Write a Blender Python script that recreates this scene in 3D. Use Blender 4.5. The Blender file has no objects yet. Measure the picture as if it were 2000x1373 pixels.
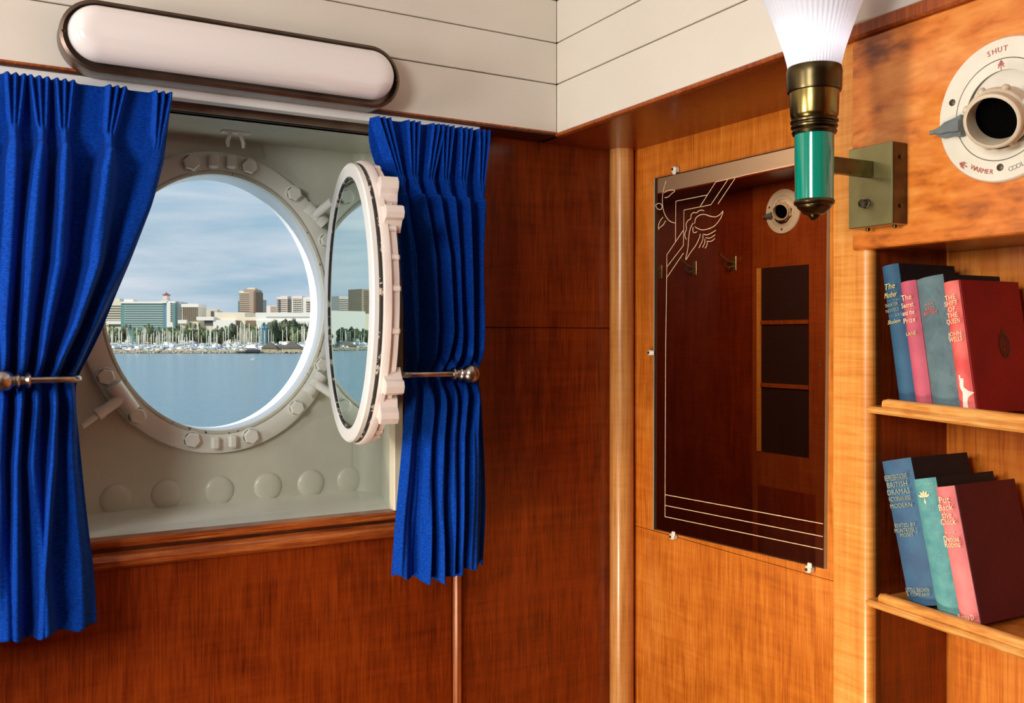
import bpy, math, random
from mathutils import Vector, Matrix
R = math.radians
C = bpy.context.scene.collection
sc = bpy.context.scene
# ------------------------------------------------------------------ camera, sky, sun, added lights, exposure
EZ = 1.55                     # eye height above the cabin floor
F = 1860.6                    # focal length in pixels of a 2000 px wide frame
FW = Vector((.509, .8607, 0)).normalized()
RT = Vector((FW.y, -FW.x, 0))
cam = bpy.data.cameras.new('camera'); cam_o = bpy.data.objects.new('camera', cam); C.objects.link(cam_o)
cam.sensor_width = 36; cam.lens = F * 36 / 2000; cam.shift_y = -26.5 / 2000
cam.clip_start = .02; cam.clip_end = 30000
cam_o.matrix_world = Matrix(((RT.x, 0, -FW.x, 0), (RT.y, 0, -FW.y, 0), (0, 1, 0, EZ), (0, 0, 0, 1)))
sc.camera = cam_o
sc.view_settings.view_transform = 'Standard'; sc.view_settings.look = 'None'
sc.view_settings.exposure = 0; sc.view_settings.gamma = 1; sc.view_settings.use_curve_mapping = False
sc.cycles.max_bounces = 8; sc.cycles.transparent_max_bounces = 12
sc.cycles.sample_clamp_indirect = 4; sc.cycles.caustics_reflective = False; sc.cycles.caustics_refractive = False

def nd(nt, kind, **kw):
    n = nt.nodes.new(kind)
    for k, v in kw.items():
        if k in ('ins',):
            for a, b in v.items(): n.inputs[a].default_value = b
        else: setattr(n, k, v)
    return n

def ramp(nt, stops, interp='LINEAR'):
    n = nt.nodes.new('ShaderNodeValToRGB'); cr = n.color_ramp; cr.interpolation = interp
    while len(cr.elements) < len(stops): cr.elements.new(.5)
    for e, (p, c) in zip(cr.elements, stops):
        e.position = p; e.color = (*c, 1) if len(c) == 3 else c
    return n

def lin(r, g, b):
    f = lambda c: (c / 255 / 12.92) if c / 255 <= .04045 else ((c / 255 + .055) / 1.055) ** 2.4
    return (f(r), f(g), f(b))

w = bpy.data.worlds.new('sky'); sc.world = w; w.use_nodes = True; nt = w.node_tree; nt.nodes.clear()
tc = nd(nt, 'ShaderNodeTexCoord'); L = nt.links.new
mp = nd(nt, 'ShaderNodeMapping'); mp.inputs['Scale'].default_value = (1.2, 1.2, 9); L(tc.outputs['Generated'], mp.inputs[0])
n1 = nd(nt, 'ShaderNodeTexNoise', ins={'Scale': 2.6, 'Detail': 7, 'Roughness': .55, 'Distortion': .25}); L(mp.outputs[0], n1.inputs['Vector'])
cr = ramp(nt, [(.36, (0, 0, 0)), (.68, (1, 1, 1))]); L(n1.outputs['Fac'], cr.inputs[0])
sx = nd(nt, 'ShaderNodeSeparateXYZ'); L(tc.outputs['Generated'], sx.inputs[0])
g = ramp(nt, [(0, lin(148, 178, 196)), (.12, lin(150, 180, 200)), (.3, lin(168, 196, 222)), (1, lin(150, 185, 225))]); L(sx.outputs['Z'], g.inputs[0])
cc = nd(nt, 'ShaderNodeRGB'); cc.outputs[0].default_value = (*lin(206, 213, 222), 1)
mx = nd(nt, 'ShaderNodeMixRGB'); L(cr.outputs[0], mx.inputs[0]); L(g.outputs[0], mx.inputs[1]); L(cc.outputs[0], mx.inputs[2])
bg = nd(nt, 'ShaderNodeBackground'); bg.inputs[1].default_value = 1.13; L(mx.outputs[0], bg.inputs[0])
wo = nd(nt, 'ShaderNodeOutputWorld'); L(bg.outputs[0], wo.inputs[0])

def aim(o, d):
    o.rotation_euler = Vector(d).to_track_quat('-Z', 'Y').to_euler()
sun = bpy.data.lights.new('sun', 'SUN'); sun.energy = 5; sun.angle = R(1); sun.color = (1, .93, .84)
so = bpy.data.objects.new('sun', sun); C.objects.link(so); so.location = (0, 0, 60)
aim(so, FW * .36 + RT * .82 + Vector((0, 0, -.46)))

def area(name, loc, target, sx_, sy_, power, col):
    l = bpy.data.lights.new(name, 'AREA'); l.shape = 'RECTANGLE'; l.size = sx_; l.size_y = sy_; l.energy = power; l.color = col
    o = bpy.data.objects.new(name, l); C.objects.link(o); o.location = (loc[0], loc[1], loc[2] + EZ)
    aim(o, (target[0] - loc[0], target[1] - loc[1], target[2] - loc[2])); return o
area('key_light_left', (-1.55, 1.08, .15), (1.3, 1.05, -.25), .35, .45, 30, (1, .94, .84))  # added key light from the left, with no fixture built
area('fill_light_behind', (-1.25, -.05, .45), (.75, 1.8, .1), .55, .5, 27, (1, 1, .98))  # added fill out of view, brightens the window recess
lo_ = area('fill_light_low', (-.6, 1.0, -1.05), (1.38, 1.2, -.45), .25, .25, 5.5, (1, .86, .66)); lo_.data.spread = R(75)  # added low light, brightens the foot of the mirror wall
area('reflection_fill_light', (1.75, 2.0, .75), (2.81, 2.5, 0), .4, .4, 15, (1, .82, .62))  # added light for the made-up space behind the mirror plate

# ------------------------------------------------------------------ helpers
def ray(u, v): 
    s = (u - 1000) / F
    return Vector((FW.x + RT.x * s, FW.y + RT.y * s, (660 - v) / F))
def onY(u, v, Y):
    d = ray(u, v); return d * (Y / d.y)
def onX(u, v, X):
    d = ray(u, v); return d * (X / d.x)
def far(u, v, t): return ray(u, v) * t

class MB:
    def __init__(s): s.v = []; s.f = []; s.sm = []
    def add(s, vs, fs, smooth=False):
        b = len(s.v); s.v += [Vector(p) for p in vs]
        for f in fs: s.f.append([i + b for i in f]); s.sm.append(smooth)
    def quad(s, a, b, c, d): s.add([a, b, c, d], [(0, 1, 2, 3)])
    def box(s, lo, hi, fr=None, bev=0):
        x0, y0, z0 = lo; x1, y1, z1 = hi
        if x0 > x1: x0, x1 = x1, x0
        if y0 > y1: y0, y1 = y1, y0
        if z0 > z1: z0, z1 = z1, z0
        if bev > 0:
            b = min(bev, (x1 - x0) / 2.1, (y1 - y0) / 2.1, (z1 - z0) / 2.1)
            vs = []; idx = {}
            def vid(p):
                if p not in idx: idx[p] = len(vs); vs.append(p)
                return idx[p]
            lo_ = (x0, y0, z0); hi_ = (x1, y1, z1); fs = []
            def corner(sx, sy, sz, ax):
                sg = (sx, sy, sz); p = []
                for k in range(3):
                    full = hi_[k] if sg[k] > 0 else lo_[k]
                    p.append(full if k == ax else full - sg[k] * b)
                return vid(tuple(p))
            for ax in range(3):
                o1, o2 = [k for k in range(3) if k != ax]
                for sg in (-1, 1):
                    ring = []
                    for a_, c_ in ((-1, -1), (1, -1), (1, 1), (-1, 1)):
                        q = [0, 0, 0]; q[ax] = sg; q[o1] = a_; q[o2] = c_; ring.append(corner(*q, ax))
                    fs.append(ring)
            for ax in range(3):            # edge chamfers
                o1, o2 = [k for k in range(3) if k != ax]
                for a_ in (-1, 1):
                    for c_ in (-1, 1):
                        q0 = [0, 0, 0]; q1 = [0, 0, 0]; q0[ax] = -1; q1[ax] = 1
                        for q in (q0, q1): q[o1] = a_; q[o2] = c_
                        fs.append([corner(*q0, o1), corner(*q1, o1), corner(*q1, o2), corner(*q0, o2)])
            for a_ in (-1, 1):
                for b_ in (-1, 1):
                    for c_ in (-1, 1): fs.append([corner(a_, b_, c_, k) for k in range(3)])
        else:
            vs = [(x, y, z) for x in (x0, x1) for y in (y0, y1) for z in (z0, z1)]
            fs = [(0, 1, 3, 2), (4, 6, 7, 5), (0, 4, 5, 1), (2, 3, 7, 6), (0, 2, 6, 4), (1, 5, 7, 3)]
        if fr: vs = [fr(*p) for p in vs]
        s.add(vs, fs); return s
    def tube(s, pts, r, n=10, cap=True, closed=False):
        pts = [Vector(p) for p in pts]; m = len(pts)
        rr = r if isinstance(r, (list, tuple)) else [r] * m
        vs = []; nrm = None
        for i, p in enumerate(pts):
            a = pts[(i - 1) % m] if (i > 0 or closed) else p
            b = pts[(i + 1) % m] if (i < m - 1 or closed) else p
            t = (b - a).normalized()
            if nrm is None:
                nrm = t.orthogonal().normalized()
            nrm = (nrm - t * nrm.dot(t)).normalized(); bi = t.cross(nrm)
            for k in range(n):
                an = 2 * math.pi * k / n; vs.append(p + (nrm * math.cos(an) + bi * math.sin(an)) * rr[i])
        fs = []
        for i in range(m if closed else m - 1):
            j = (i + 1) % m
            for k in range(n): fs.append((i * n + k, i * n + (k + 1) % n, j * n + (k + 1) % n, j * n + k))
        s.add(vs, fs, True)
        if cap and not closed:
            b = len(s.v) - len(vs)
            s.f.append([b + k for k in range(n)][::-1]); s.sm.append(False)
            s.f.append([b + (m - 1) * n + k for k in range(n)]); s.sm.append(False)
        return s
    def lathe(s, prof, o, ax, n=32, sx=1, rib=None, smooth=True):
        """prof: (radius, height) along ax from o"""
        o = Vector(o); ax = Vector(ax).normalized(); e1 = ax.orthogonal().normalized(); e2 = ax.cross(e1)
        vs = []
        for (r, h) in prof:
            for k in range(n):
                an = 2 * math.pi * k / n; q = r * (1 + (rib(an) if rib else 0))
                vs.append(o + ax * h + (e1 * math.cos(an) + e2 * math.sin(an)) * q)
        fs = []
        for i in range(len(prof) - 1):
            for k in range(n): fs.append((i * n + k, i * n + (k + 1) % n, (i + 1) * n + (k + 1) % n, (i + 1) * n + k))
        s.add(vs, fs, smooth); return s
    def prism(s, poly, fr, h0, h1, smooth=False):
        """poly: list of 2-d points; fr(a,b,h) -> world"""
        n = len(poly)
        vs = [fr(a, b, h0) for a, b in poly] + [fr(a, b, h1) for a, b in poly]
        fs = [[i, (i + 1) % n, n + (i + 1) % n, n + i] for i in range(n)]
        s.add(vs, fs, smooth); b = len(s.v) - 2 * n
        s.f.append([b + i for i in range(n)][::-1]); s.sm.append(False)
        s.f.append([b + n + i for i in range(n)]); s.sm.append(False); return s
    def ring(s, fr, prof, n=96, cyc=True, smooth=True):
        """prof: list of (ra, rb, h); ellipse cos*ra, sin*rb; fr(a,b,h)"""
        vs = []
        for (ra, rb, h) in prof:
            for k in range(n):
                an = 2 * math.pi * k / n; vs.append(fr(math.cos(an) * ra, math.sin(an) * rb, h))
        m = len(prof); fs = []
        for i in range(m if cyc else m - 1):
            j = (i + 1) % m
            for k in range(n): fs.append((i * n + k, i * n + (k + 1) % n, j * n + (k + 1) % n, j * n + k))
        s.add(vs, fs, smooth); return s
    def build(s, name, mat, parent=None, world=True):
        me = bpy.data.meshes.new(name)
        if world:
            xs = [p.x for p in s.v]; ys = [p.y for p in s.v]; zs = [p.z for p in s.v]
            org = Vector(((min(xs) + max(xs)) / 2, (min(ys) + max(ys)) / 2, min(zs)))
        else: org = Vector((0, 0, 0))
        me.from_pydata([tuple(p - org) for p in s.v], [], s.f)
        me.polygons.foreach_set('use_smooth', s.sm)
        me.validate(); me.update()
        import bmesh
        if len(s.v) < 60000:
            bm = bmesh.new(); bm.from_mesh(me); bmesh.ops.recalc_face_normals(bm, faces=bm.faces)
            for e in bm.edges:
                if len(e.link_faces) == 2 and e.calc_face_angle(0) > .7: e.smooth = False
            bm.to_mesh(me); bm.free()
        for m_ in (mat if isinstance(mat, (list, tuple)) else [mat]): me.materials.append(m_)
        o = bpy.data.objects.new(name, me); C.objects.link(o)
        loc = org + (Vector((0, 0, EZ)) if world else Vector((0, 0, 0)))
        if parent is not None:
            o.parent = parent; loc = loc - wloc(parent) if world else loc
        o.location = loc
        return o
def wloc(o):
    l = Vector(o.location)
    while o.parent: o = o.parent; l += Vector(o.location)
    return l
def empty(name, loc):
    o = bpy.data.objects.new(name, None); C.objects.link(o); o.location = (loc[0], loc[1], loc[2] + EZ); o.empty_display_size = .05
    return o
def tag(o, label=None, cat=None, group=None, kind=None):
    if label: o['label'] = label
    if cat: o['category'] = cat
    if group: o['group'] = group
    if kind: o['kind'] = kind
    return o
def copy_tree(o, parent=None):
    c = o.copy(); C.objects.link(c); c.parent = parent
    for ch in list(o.children): copy_tree(ch, c)
    return c
def text(txt, size, O, ex, ey, en, mat, parent, name='lettering', ext=.0002, align='CENTER', shear=0, maxw=None, lift=.0004):
    cu = bpy.data.curves.new('t', 'FONT'); cu.body = txt; cu.size = size; cu.align_x = align; cu.align_y = 'CENTER'; cu.extrude = ext; cu.shear = shear; cu.resolution_u = 2
    to = bpy.data.objects.new('t', cu); C.objects.link(to)
    bpy.context.view_layer.update()
    me = bpy.data.meshes.new_from_object(to.evaluated_get(bpy.context.evaluated_depsgraph_get()))
    bpy.data.objects.remove(to); bpy.data.curves.remove(cu)
    k = 1
    if maxw and len(me.vertices):
        xs = [v.co.x for v in me.vertices]; wd = max(xs) - min(xs)
        if wd > maxw: k = maxw / wd
    b = MB(); ex = Vector(ex); ey = Vector(ey); en = Vector(en); O = Vector(O)
    b.v = [O + ex * v.co.x * k + ey * v.co.y + en * (v.co.z + lift) for v in me.vertices]
    b.f = [list(p.vertices) for p in me.polygons]; b.sm = [False] * len(b.f)
    bpy.data.meshes.remove(me)
    return b.build(name, mat, parent) if parent != 'raw' else b

# ------------------------------------------------------------------ materials
def mat(name, col, rough=.5, metal=0, bump=None, var=None, coat=0, spec=.5, emis=None, sub=0, chips=None):
    m = bpy.data.materials.new(name); m.use_nodes = True; nt = m.node_tree; L = nt.links.new
    b = nt.nodes['Principled BSDF']; b.inputs['Base Color'].default_value = (*col, 1); b.inputs['Roughness'].default_value = rough
    b.inputs['Metallic'].default_value = metal; b.inputs['Coat Weight'].default_value = coat; b.inputs['Specular IOR Level'].default_value = spec
    if coat: b.inputs['Coat Roughness'].default_value = .12
    if emis: b.inputs['Emission Color'].default_value = (*emis[0], 1); b.inputs['Emission Strength'].default_value = emis[1]
    tc = nd(nt, 'ShaderNodeTexCoord')
    last = None
    if var:      # (scale, amount, colour2)
        n = nd(nt, 'ShaderNodeTexNoise', ins={'Scale': var[0], 'Detail': 5}); L(tc.outputs['Object'], n.inputs['Vector'])
        r = ramp(nt, [(.35, col), (.7, var[1])]); L(n.outputs['Fac'], r.inputs[0]); last = r.outputs[0]
    if chips:    # (scale, threshold, colour): flaked paint
        n = nd(nt, 'ShaderNodeTexNoise', ins={'Scale': chips[0], 'Detail': 4, 'Roughness': .7}); L(tc.outputs['Object'], n.inputs['Vector'])
        r = ramp(nt, [(chips[1], (0, 0, 0)), (chips[1] + .015, (1, 1, 1))]); L(n.outputs['Fac'], r.inputs[0])
        x = nd(nt, 'ShaderNodeMixRGB'); L(r.outputs[0], x.inputs[0]); x.inputs[1].default_value = (*col, 1); x.inputs[2].default_value = (*chips[2], 1)
        if last: L(last, x.inputs[1])
        last = x.outputs[0]
    if last: L(last, b.inputs['Base Color'])
    if bump:     # (scale, strength, distance)
        n = nd(nt, 'ShaderNodeTexNoise', ins={'Scale': bump[0], 'Detail': 3}); L(tc.outputs['Object'], n.inputs['Vector'])
        bp = nd(nt, 'ShaderNodeBump', ins={'Strength': bump[1], 'Distance': bump[2]}); L(n.outputs['Fac'], bp.inputs['Height']); L(bp.outputs[0], b.inputs['Normal'])
    return m

def wood(name, c1, c2, c3, streak=(170, 170, 5), curl=(9, 9, 120), rough=.3, coat=.35, curl_amt=.35, rnd=0):
    """veneer: fine streaks along the grain, cross figure, slow blotches"""
    m = bpy.data.materials.new(name); m.use_nodes = True; nt = m.node_tree; L = nt.links.new
    b = nt.nodes['Principled BSDF']; b.inputs['Roughness'].default_value = rough; b.inputs['Coat Weight'].default_value = coat; b.inputs['Coat Roughness'].default_value = .18
    geo = nd(nt, 'ShaderNodeNewGeometry')
    def noise(sc_, det, dist=0):
        mp = nd(nt, 'ShaderNodeMapping'); mp.inputs['Scale'].default_value = sc_; mp.inputs['Location'].default_value = (rnd, rnd * 2, rnd); L(geo.outputs['Position'], mp.inputs[0])
        n = nd(nt, 'ShaderNodeTexNoise', ins={'Scale': 1, 'Detail': det, 'Roughness': .6, 'Distortion': dist}); L(mp.outputs[0], n.inputs['Vector']); return n.outputs['Fac']
    a = noise(streak, 3, .3); c = noise(curl, 2, .6); d = noise((2.2, 2.2, 2.6), 5, 1.2)
    e = noise((streak[0] * .16, streak[1] * .16, streak[2] * .6), 3, .8)
    def mx(x, y, f):
        n = nd(nt, 'ShaderNodeMix'); n.inputs[0].default_value = f; L(x, n.inputs[2]); L(y, n.inputs[3]); return n.outputs[0]
    s1 = mx(a, c, curl_amt); s2 = mx(d, e, .45); s3 = mx(s1, s2, .5)
    r = ramp(nt, [(.40, c1), (.50, c2), (.61, c3)]); L(s3, r.inputs[0]); L(r.outputs[0], b.inputs['Base Color'])
    bp = nd(nt, 'ShaderNodeBump', ins={'Strength': .12, 'Distance': .001}); L(s1, bp.inputs['Height']); L(bp.outputs[0], b.inputs['Normal'])
    return m

W_A = wood('veneer_shaded', lin(88, 26, 4), lin(126, 45, 7), lin(152, 62, 14), streak=(300, 300, 10), curl=(5, 5, 70), curl_amt=.25, coat=.25)  # darker copy of the wall veneer, shade put into its colour
W_B = wood('veneer_lit', lin(168, 84, 20), lin(200, 110, 32), lin(220, 138, 54), streak=(240, 240, 9), curl=(7, 7, 60), curl_amt=.3, rnd=3, coat=.2)  # same veneer for the brighter wall, light put into its colour
W_T = wood('moulding_wood', lin(112, 46, 12), lin(150, 70, 22), lin(178, 94, 38), rnd=5, curl_amt=.15, rough=.45, coat=.1)
W_H = wood('moulding_along', lin(110, 46, 16), lin(165, 80, 30), lin(205, 125, 60), streak=(6, 6, 260), curl=(40, 40, 200), curl_amt=.2, rnd=7)
W_P = wood('post_wood', lin(176, 108, 48), lin(205, 138, 70), lin(220, 160, 92), rnd=8, curl_amt=.2, coat=.3)
W_L = wood('pilaster_wood', lin(192, 112, 40), lin(214, 138, 56), lin(228, 160, 80), rnd=9, curl_amt=.6, rough=.4)
W_V = wood('vent_panel_wood', lin(130, 62, 18), lin(212, 118, 40), lin(232, 152, 72), streak=(20, 20, 60), curl=(14, 14, 34), curl_amt=.5, rnd=12)
W_S = wood('shelf_wood', lin(180, 108, 40), lin(215, 145, 68), lin(232, 172, 96), streak=(30, 30, 200), curl=(20, 20, 90), rnd=14)
W_D = wood('reflection_veneer', lin(96, 30, 8), lin(120, 42, 12), lin(140, 56, 18), rnd=21)
W_D2 = wood('reflection_unit', lin(130, 56, 18), lin(150, 70, 24), lin(165, 84, 32), rnd=24)
dark_wood = mat('dark_edge_wood', lin(58, 26, 14), .4, var=(30, lin(88, 44, 24)))
brownstrip = mat('bronze_brown_strip', lin(138, 116, 96), .4, var=(20, lin(112, 90, 72)))
cream = mat('cream_paint', lin(226, 219, 208), .38, bump=(6, .15, .004), var=(3, lin(219, 211, 199)))
recess = mat('recess_paint', lin(206, 207, 190), .33, bump=(14, .35, .004), var=(7, lin(192, 194, 176)), coat=.15)
recess_w = mat('hull_fitting_paint', lin(228, 229, 218), .35, bump=(40, .25, .002), chips=(60, .72, lin(60, 56, 44)))
tube_w = mat('porthole_rim_paint', lin(240, 243, 246), .3, bump=(30, .2, .002))
chip = mat('chipped_edge_paint', lin(196, 196, 180), .5, chips=(90, .62, lin(70, 70, 60)), bump=(80, .6, .003))
sash_w = mat('sash_enamel', lin(238, 238, 236), .3, bump=(25, .3, .002), chips=(45, .74, lin(70, 62, 56)))
sash_b = mat('sash_brushed_paint', lin(236, 226, 220), .32, bump=(18, .5, .004), var=(14, lin(222, 208, 200)), chips=(38, .76, lin(90, 60, 50)))
gasket = mat('perished_rubber', lin(40, 38, 34), .7, chips=(60, .56, lin(196, 188, 172)), bump=(90, .8, .003))
blue = mat('royal_blue_cloth', lin(0, 60, 160), .8, spec=.12)
nt = blue.node_tree; b_ = nt.nodes['Principled BSDF']; b_.inputs['Sheen Weight'].default_value = .08; b_.inputs['Sheen Tint'].default_value = (.3, .5, 1, 1)
g_ = nd(nt, 'ShaderNodeNewGeometry'); mp_ = nd(nt, 'ShaderNodeMapping'); mp_.inputs['Scale'].default_value = (160, 160, 520); nt.links.new(g_.outputs['Position'], mp_.inputs[0])
n_ = nd(nt, 'ShaderNodeTexNoise', ins={'Scale': 1, 'Detail': 2}); nt.links.new(mp_.outputs[0], n_.inputs['Vector'])
r_ = ramp(nt, [(.3, lin(0, 44, 130)), (.7, lin(0, 74, 184))]); nt.links.new(n_.outputs['Fac'], r_.inputs[0]); nt.links.new(r_.outputs[0], b_.inputs['Base Color'])
bp_ = nd(nt, 'ShaderNodeBump', ins={'Strength': .35, 'Distance': .0012}); nt.links.new(n_.outputs['Fac'], bp_.inputs['Height']); nt.links.new(bp_.outputs[0], b_.inputs['Normal'])
pewter = mat('antique_pewter', lin(205, 198, 190), .26, metal=1, var=(30, lin(158, 146, 136)))
bronze = mat('bronze_frame', lin(118, 100, 88), .32, metal=.85, var=(12, lin(88, 70, 60)))
bronze_s = mat('bronze_side', lin(96, 104, 108), .3, metal=.9, var=(9, lin(110, 84, 72)))
milk = mat('milky_glass', lin(228, 220, 218), .12, coat=1, emis=(lin(255, 244, 242), .09), bump=(7, .12, .003))
brass = mat('antique_brass', lin(140, 124, 72), .25, metal=1, var=(25, lin(104, 88, 48)))
brass_d = mat('aged_dark_brass', lin(96, 84, 56), .3, metal=1, var=(25, lin(60, 50, 34)))
brass_p = mat('brushed_brass', lin(176, 170, 118), .34, metal=.9, var=(14, lin(150, 140, 90)))
green = mat('green_enamel', lin(0, 138, 116), .12, coat=1)
black = mat('duct_shade_black', (.002, .002, .002), .9, spec=0)
ventw = mat('ivory_plastic', lin(232, 227, 212), .35, var=(18, lin(222, 215, 196)))
ventn = mat('ivory_nozzle', lin(214, 200, 176), .4, var=(30, lin(196, 176, 148)))
vline = mat('engraved_line', lin(66, 64, 56), .6)
vred = mat('red_engraving', lin(178, 96, 84), .6)
vgrey = mat('grey_engraving', lin(160, 150, 138), .6)
lever = mat('grey_lever', lin(112, 122, 124), .4, var=(30, lin(90, 98, 98)))
screw = mat('dull_screw', lin(86, 78, 64), .4, metal=.8)
clipw = mat('white_clip', lin(236, 232, 214), .35)
etch = mat('etched_glass_line', lin(250, 218, 172), .5, emis=None)
edgeg = mat('glass_edge', lin(170, 178, 160), .15, metal=.3)
paper = mat('page_edges', lin(190, 168, 130), .8, bump=(200, .5, .001))
gilt = mat('gilt_lettering', lin(214, 200, 130), .4)
faded = mat('faded_lettering', lin(150, 160, 140), .6)
peachl = mat('peach_lettering', lin(255, 214, 170), .5)
redl = mat('red_lettering', lin(214, 110, 96), .6)
# sconce shade: fluted pressed glass around the bulb
shade = bpy.data.materials.new('fluted_shade_glass'); shade.use_nodes = True; nt = shade.node_tree; nt.nodes.clear(); L = nt.links.new
tr = nd(nt, 'ShaderNodeBsdfTranslucent'); tr.inputs[0].default_value = (.9, .9, .93, 1)
df = nd(nt, 'ShaderNodeBsdfPrincipled'); df.inputs['Base Color'].default_value = (.75, .76, .8, 1); df.inputs['Roughness'].default_value = .15
m1 = nd(nt, 'ShaderNodeMixShader'); m1.inputs[0].default_value = .6; L(tr.outputs[0], m1.inputs[1]); L(df.outputs[0], m1.inputs[2])
em = nd(nt, 'ShaderNodeEmission'); em.inputs[0].default_value = (.86, .88, 1, 1)
tcn = nd(nt, 'ShaderNodeTexCoord'); sp = nd(nt, 'ShaderNodeSeparateXYZ'); L(tcn.outputs['Object'], sp.inputs[0])
rp = ramp(nt, [(0, (.10, .10, .10)), (.3, (.34, .34, .34)), (.6, (.12, .12, .12)), (1, (.04, .04, .04))])
dv = nd(nt, 'ShaderNodeMath', operation='MULTIPLY'); dv.inputs[1].default_value = 8; L(sp.outputs['Z'], dv.inputs[0]); L(dv.outputs[0], rp.inputs[0])
L(rp.outputs[0], em.inputs[1]); ad = nd(nt, 'ShaderNodeAddShader'); L(m1.outputs[0], ad.inputs[0]); L(em.outputs[0], ad.inputs[1])
out = nd(nt, 'ShaderNodeOutputMaterial'); L(ad.outputs[0], out.inputs[0])
# tinted plate of the etched panel
pane = bpy.data.materials.new('peach_tinted_plate'); pane.use_nodes = True; nt = pane.node_tree; nt.nodes.clear(); L = nt.links.new
tp = nd(nt, 'ShaderNodeBsdfTransparent'); tp.inputs[0].default_value = (.80, .62, .50, 1)
gl = nd(nt, 'ShaderNodeBsdfGlossy'); gl.inputs['Roughness'].default_value = .02
ms = nd(nt, 'ShaderNodeMixShader'); ms.inputs[0].default_value = .02; L(tp.outputs[0], ms.inputs[1]); L(gl.outputs[0], ms.inputs[2])
out = nd(nt, 'ShaderNodeOutputMaterial'); L(ms.outputs[0], out.inputs[0])
# sash glass: heavy greenish plate, strongly reflecting at this slant
glassm = bpy.data.materials.new('thick_green_glass'); glassm.use_nodes = True; nt = glassm.node_tree; nt.nodes.clear(); L = nt.links.new
tp = nd(nt, 'ShaderNodeBsdfTransparent'); tp.inputs[0].default_value = (.55, .75, .66, 1)
gl = nd(nt, 'ShaderNodeBsdfGlossy'); gl.inputs['Roughness'].default_value = .0; gl.inputs[0].default_value = (.80, .93, .90, 1)
ms = nd(nt, 'ShaderNodeMixShader'); ms.inputs[0].default_value = .85; L(tp.outputs[0], ms.inputs[1]); L(gl.outputs[0], ms.inputs[2])
out = nd(nt, 'ShaderNodeOutputMaterial'); L(ms.outputs[0], out.inputs[0])
# water
water = bpy.data.materials.new('harbour_water'); water.use_nodes = True; nt = water.node_tree; b = nt.nodes['Principled BSDF']; L = nt.links.new
b.inputs['Base Color'].default_value = (*lin(58, 118, 134), 1); b.inputs['Roughness'].default_value = .18
tcn = nd(nt, 'ShaderNodeTexCoord'); mp = nd(nt, 'ShaderNodeMapping'); mp.inputs['Scale'].default_value = (.25, .25, 1); L(tcn.outputs['Object'], mp.inputs[0])
n = nd(nt, 'ShaderNodeTexNoise', ins={'Scale': 1.2, 'Detail': 6}); L(mp.outputs[0], n.inputs['Vector'])
bp = nd(nt, 'ShaderNodeBump', ins={'Strength': .8, 'Distance': .6}); L(n.outputs['Fac'], bp.inputs['Height']); L(bp.outputs[0], b.inputs['Normal'])
# ------------------------------------------------------------------ main planes (metres, z measured from eye height)
YA, XB, YF, ZS = 1.8, 1.375, 1.7247, .4409      # window wall, mirror wall, frieze plane, frieze underside
XF0, SL = 1.132, .0322
def xf(y): return XF0 - SL * (YF - y)
ZC, ZFL = 1.0, -EZ
EU = Vector((-SL, -1, 0)).normalized(); NU = Vector((1, -SL, 0)).normalized(); OU = Vector((XF0, YF, 0))
def U(a, d, z): return OU + EU * a + NU * d + Vector((0, 0, z))
def onU(u, v, d):
    q = ray(u, v); p0 = OU + NU * d
    t = p0.dot(NU) / q.dot(NU); p = q * t
    return ((p - OU).dot(EU), p.z)

# ------------------------------------------------------------------ setting
XL, YBK = -1.75, -1.45
fl = MB().box((XL - .1, YBK - .1, ZFL - .08), (XB + .4, YA + .3, ZFL)).build('floor', mat('cork_floor', lin(96, 60, 38), .5, var=(5, lin(80, 48, 30)))); tag(fl, kind='structure')
ce = MB().box((XL - .1, YBK - .1, ZC), (XB + .4, YA + .3, ZC + .08)).build('ceiling', cream); tag(ce, kind='structure')
wl = MB().box((XL - .1, YBK - .1, ZFL), (XL, YA + .3, ZC)).build('wall_left', W_A); tag(wl, kind='structure')
wb = MB().box((XL, YBK - .1, ZFL), (XB + .4, YBK, ZC)).build('wall_back', W_A); tag(wb, kind='structure')

# window wall: backing with the window opening, then panels
XO0, XO1, ZO0, ZO1 = .04, .782, -.3542, .4138
wf = empty('wall_front', (.2, YA, ZFL)); tag(wf, kind='structure')
xbat0 = onY(884, 1200, YA).x; xbat1 = onY(901, 1200, YA).x; zseam = onY(1060, 640, YA).z
m = MB(); y0 = YA + .012; y1 = YA + .03
m.box((XL, y0, ZFL), (XO0, y1, ZC)); m.box((XO1 + .02, y0, ZFL), (XB + .045, y1, ZC)); m.box((XO0, y0, ZFL), (XO1 + .02, y1, ZO0 - .03)); m.box((XO0, y0, ZO1), (XO1 + .02, y1, ZC))
m.build('backing', dark_wood, wf)
def panel(lo, hi, mt, par, name='panel', bev=.0015): return MB().box(lo, hi, bev=bev).build(name, mt, par)
panel((XL, YA, ZFL), (xbat0 - .001, YA + .012, ZO0 - .046), W_A, wf)
panel((XL, YA, ZO0 - .044), (XO0 - .001, YA + .012, ZS), W_A, wf)
panel((xbat1 + .001, YA, ZFL), (XB + .02, YA + .012, zseam - .0006), W_A, wf)
panel((XO1 + .021, YA, zseam + .0006), (XB + .02, YA + .012, ZS + .02), W_A, wf)
panel((XO1 + .021, YA, ZO0 - .046), (xbat1 + .0005, YA + .012, zseam - .0006), W_A, wf)
b = MB(); b.prism([(xbat0, YA + .01), (xbat0 + .002, YA - .006), (xbat0 + .006, YA - .010), (xbat1 - .006, YA - .010), (xbat1 - .002, YA - .006), (xbat1, YA + .01)], lambda a, c, h: Vector((a, c, h)), ZFL, ZO0 - .047)
b.build('batten', W_T, wf)
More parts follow.
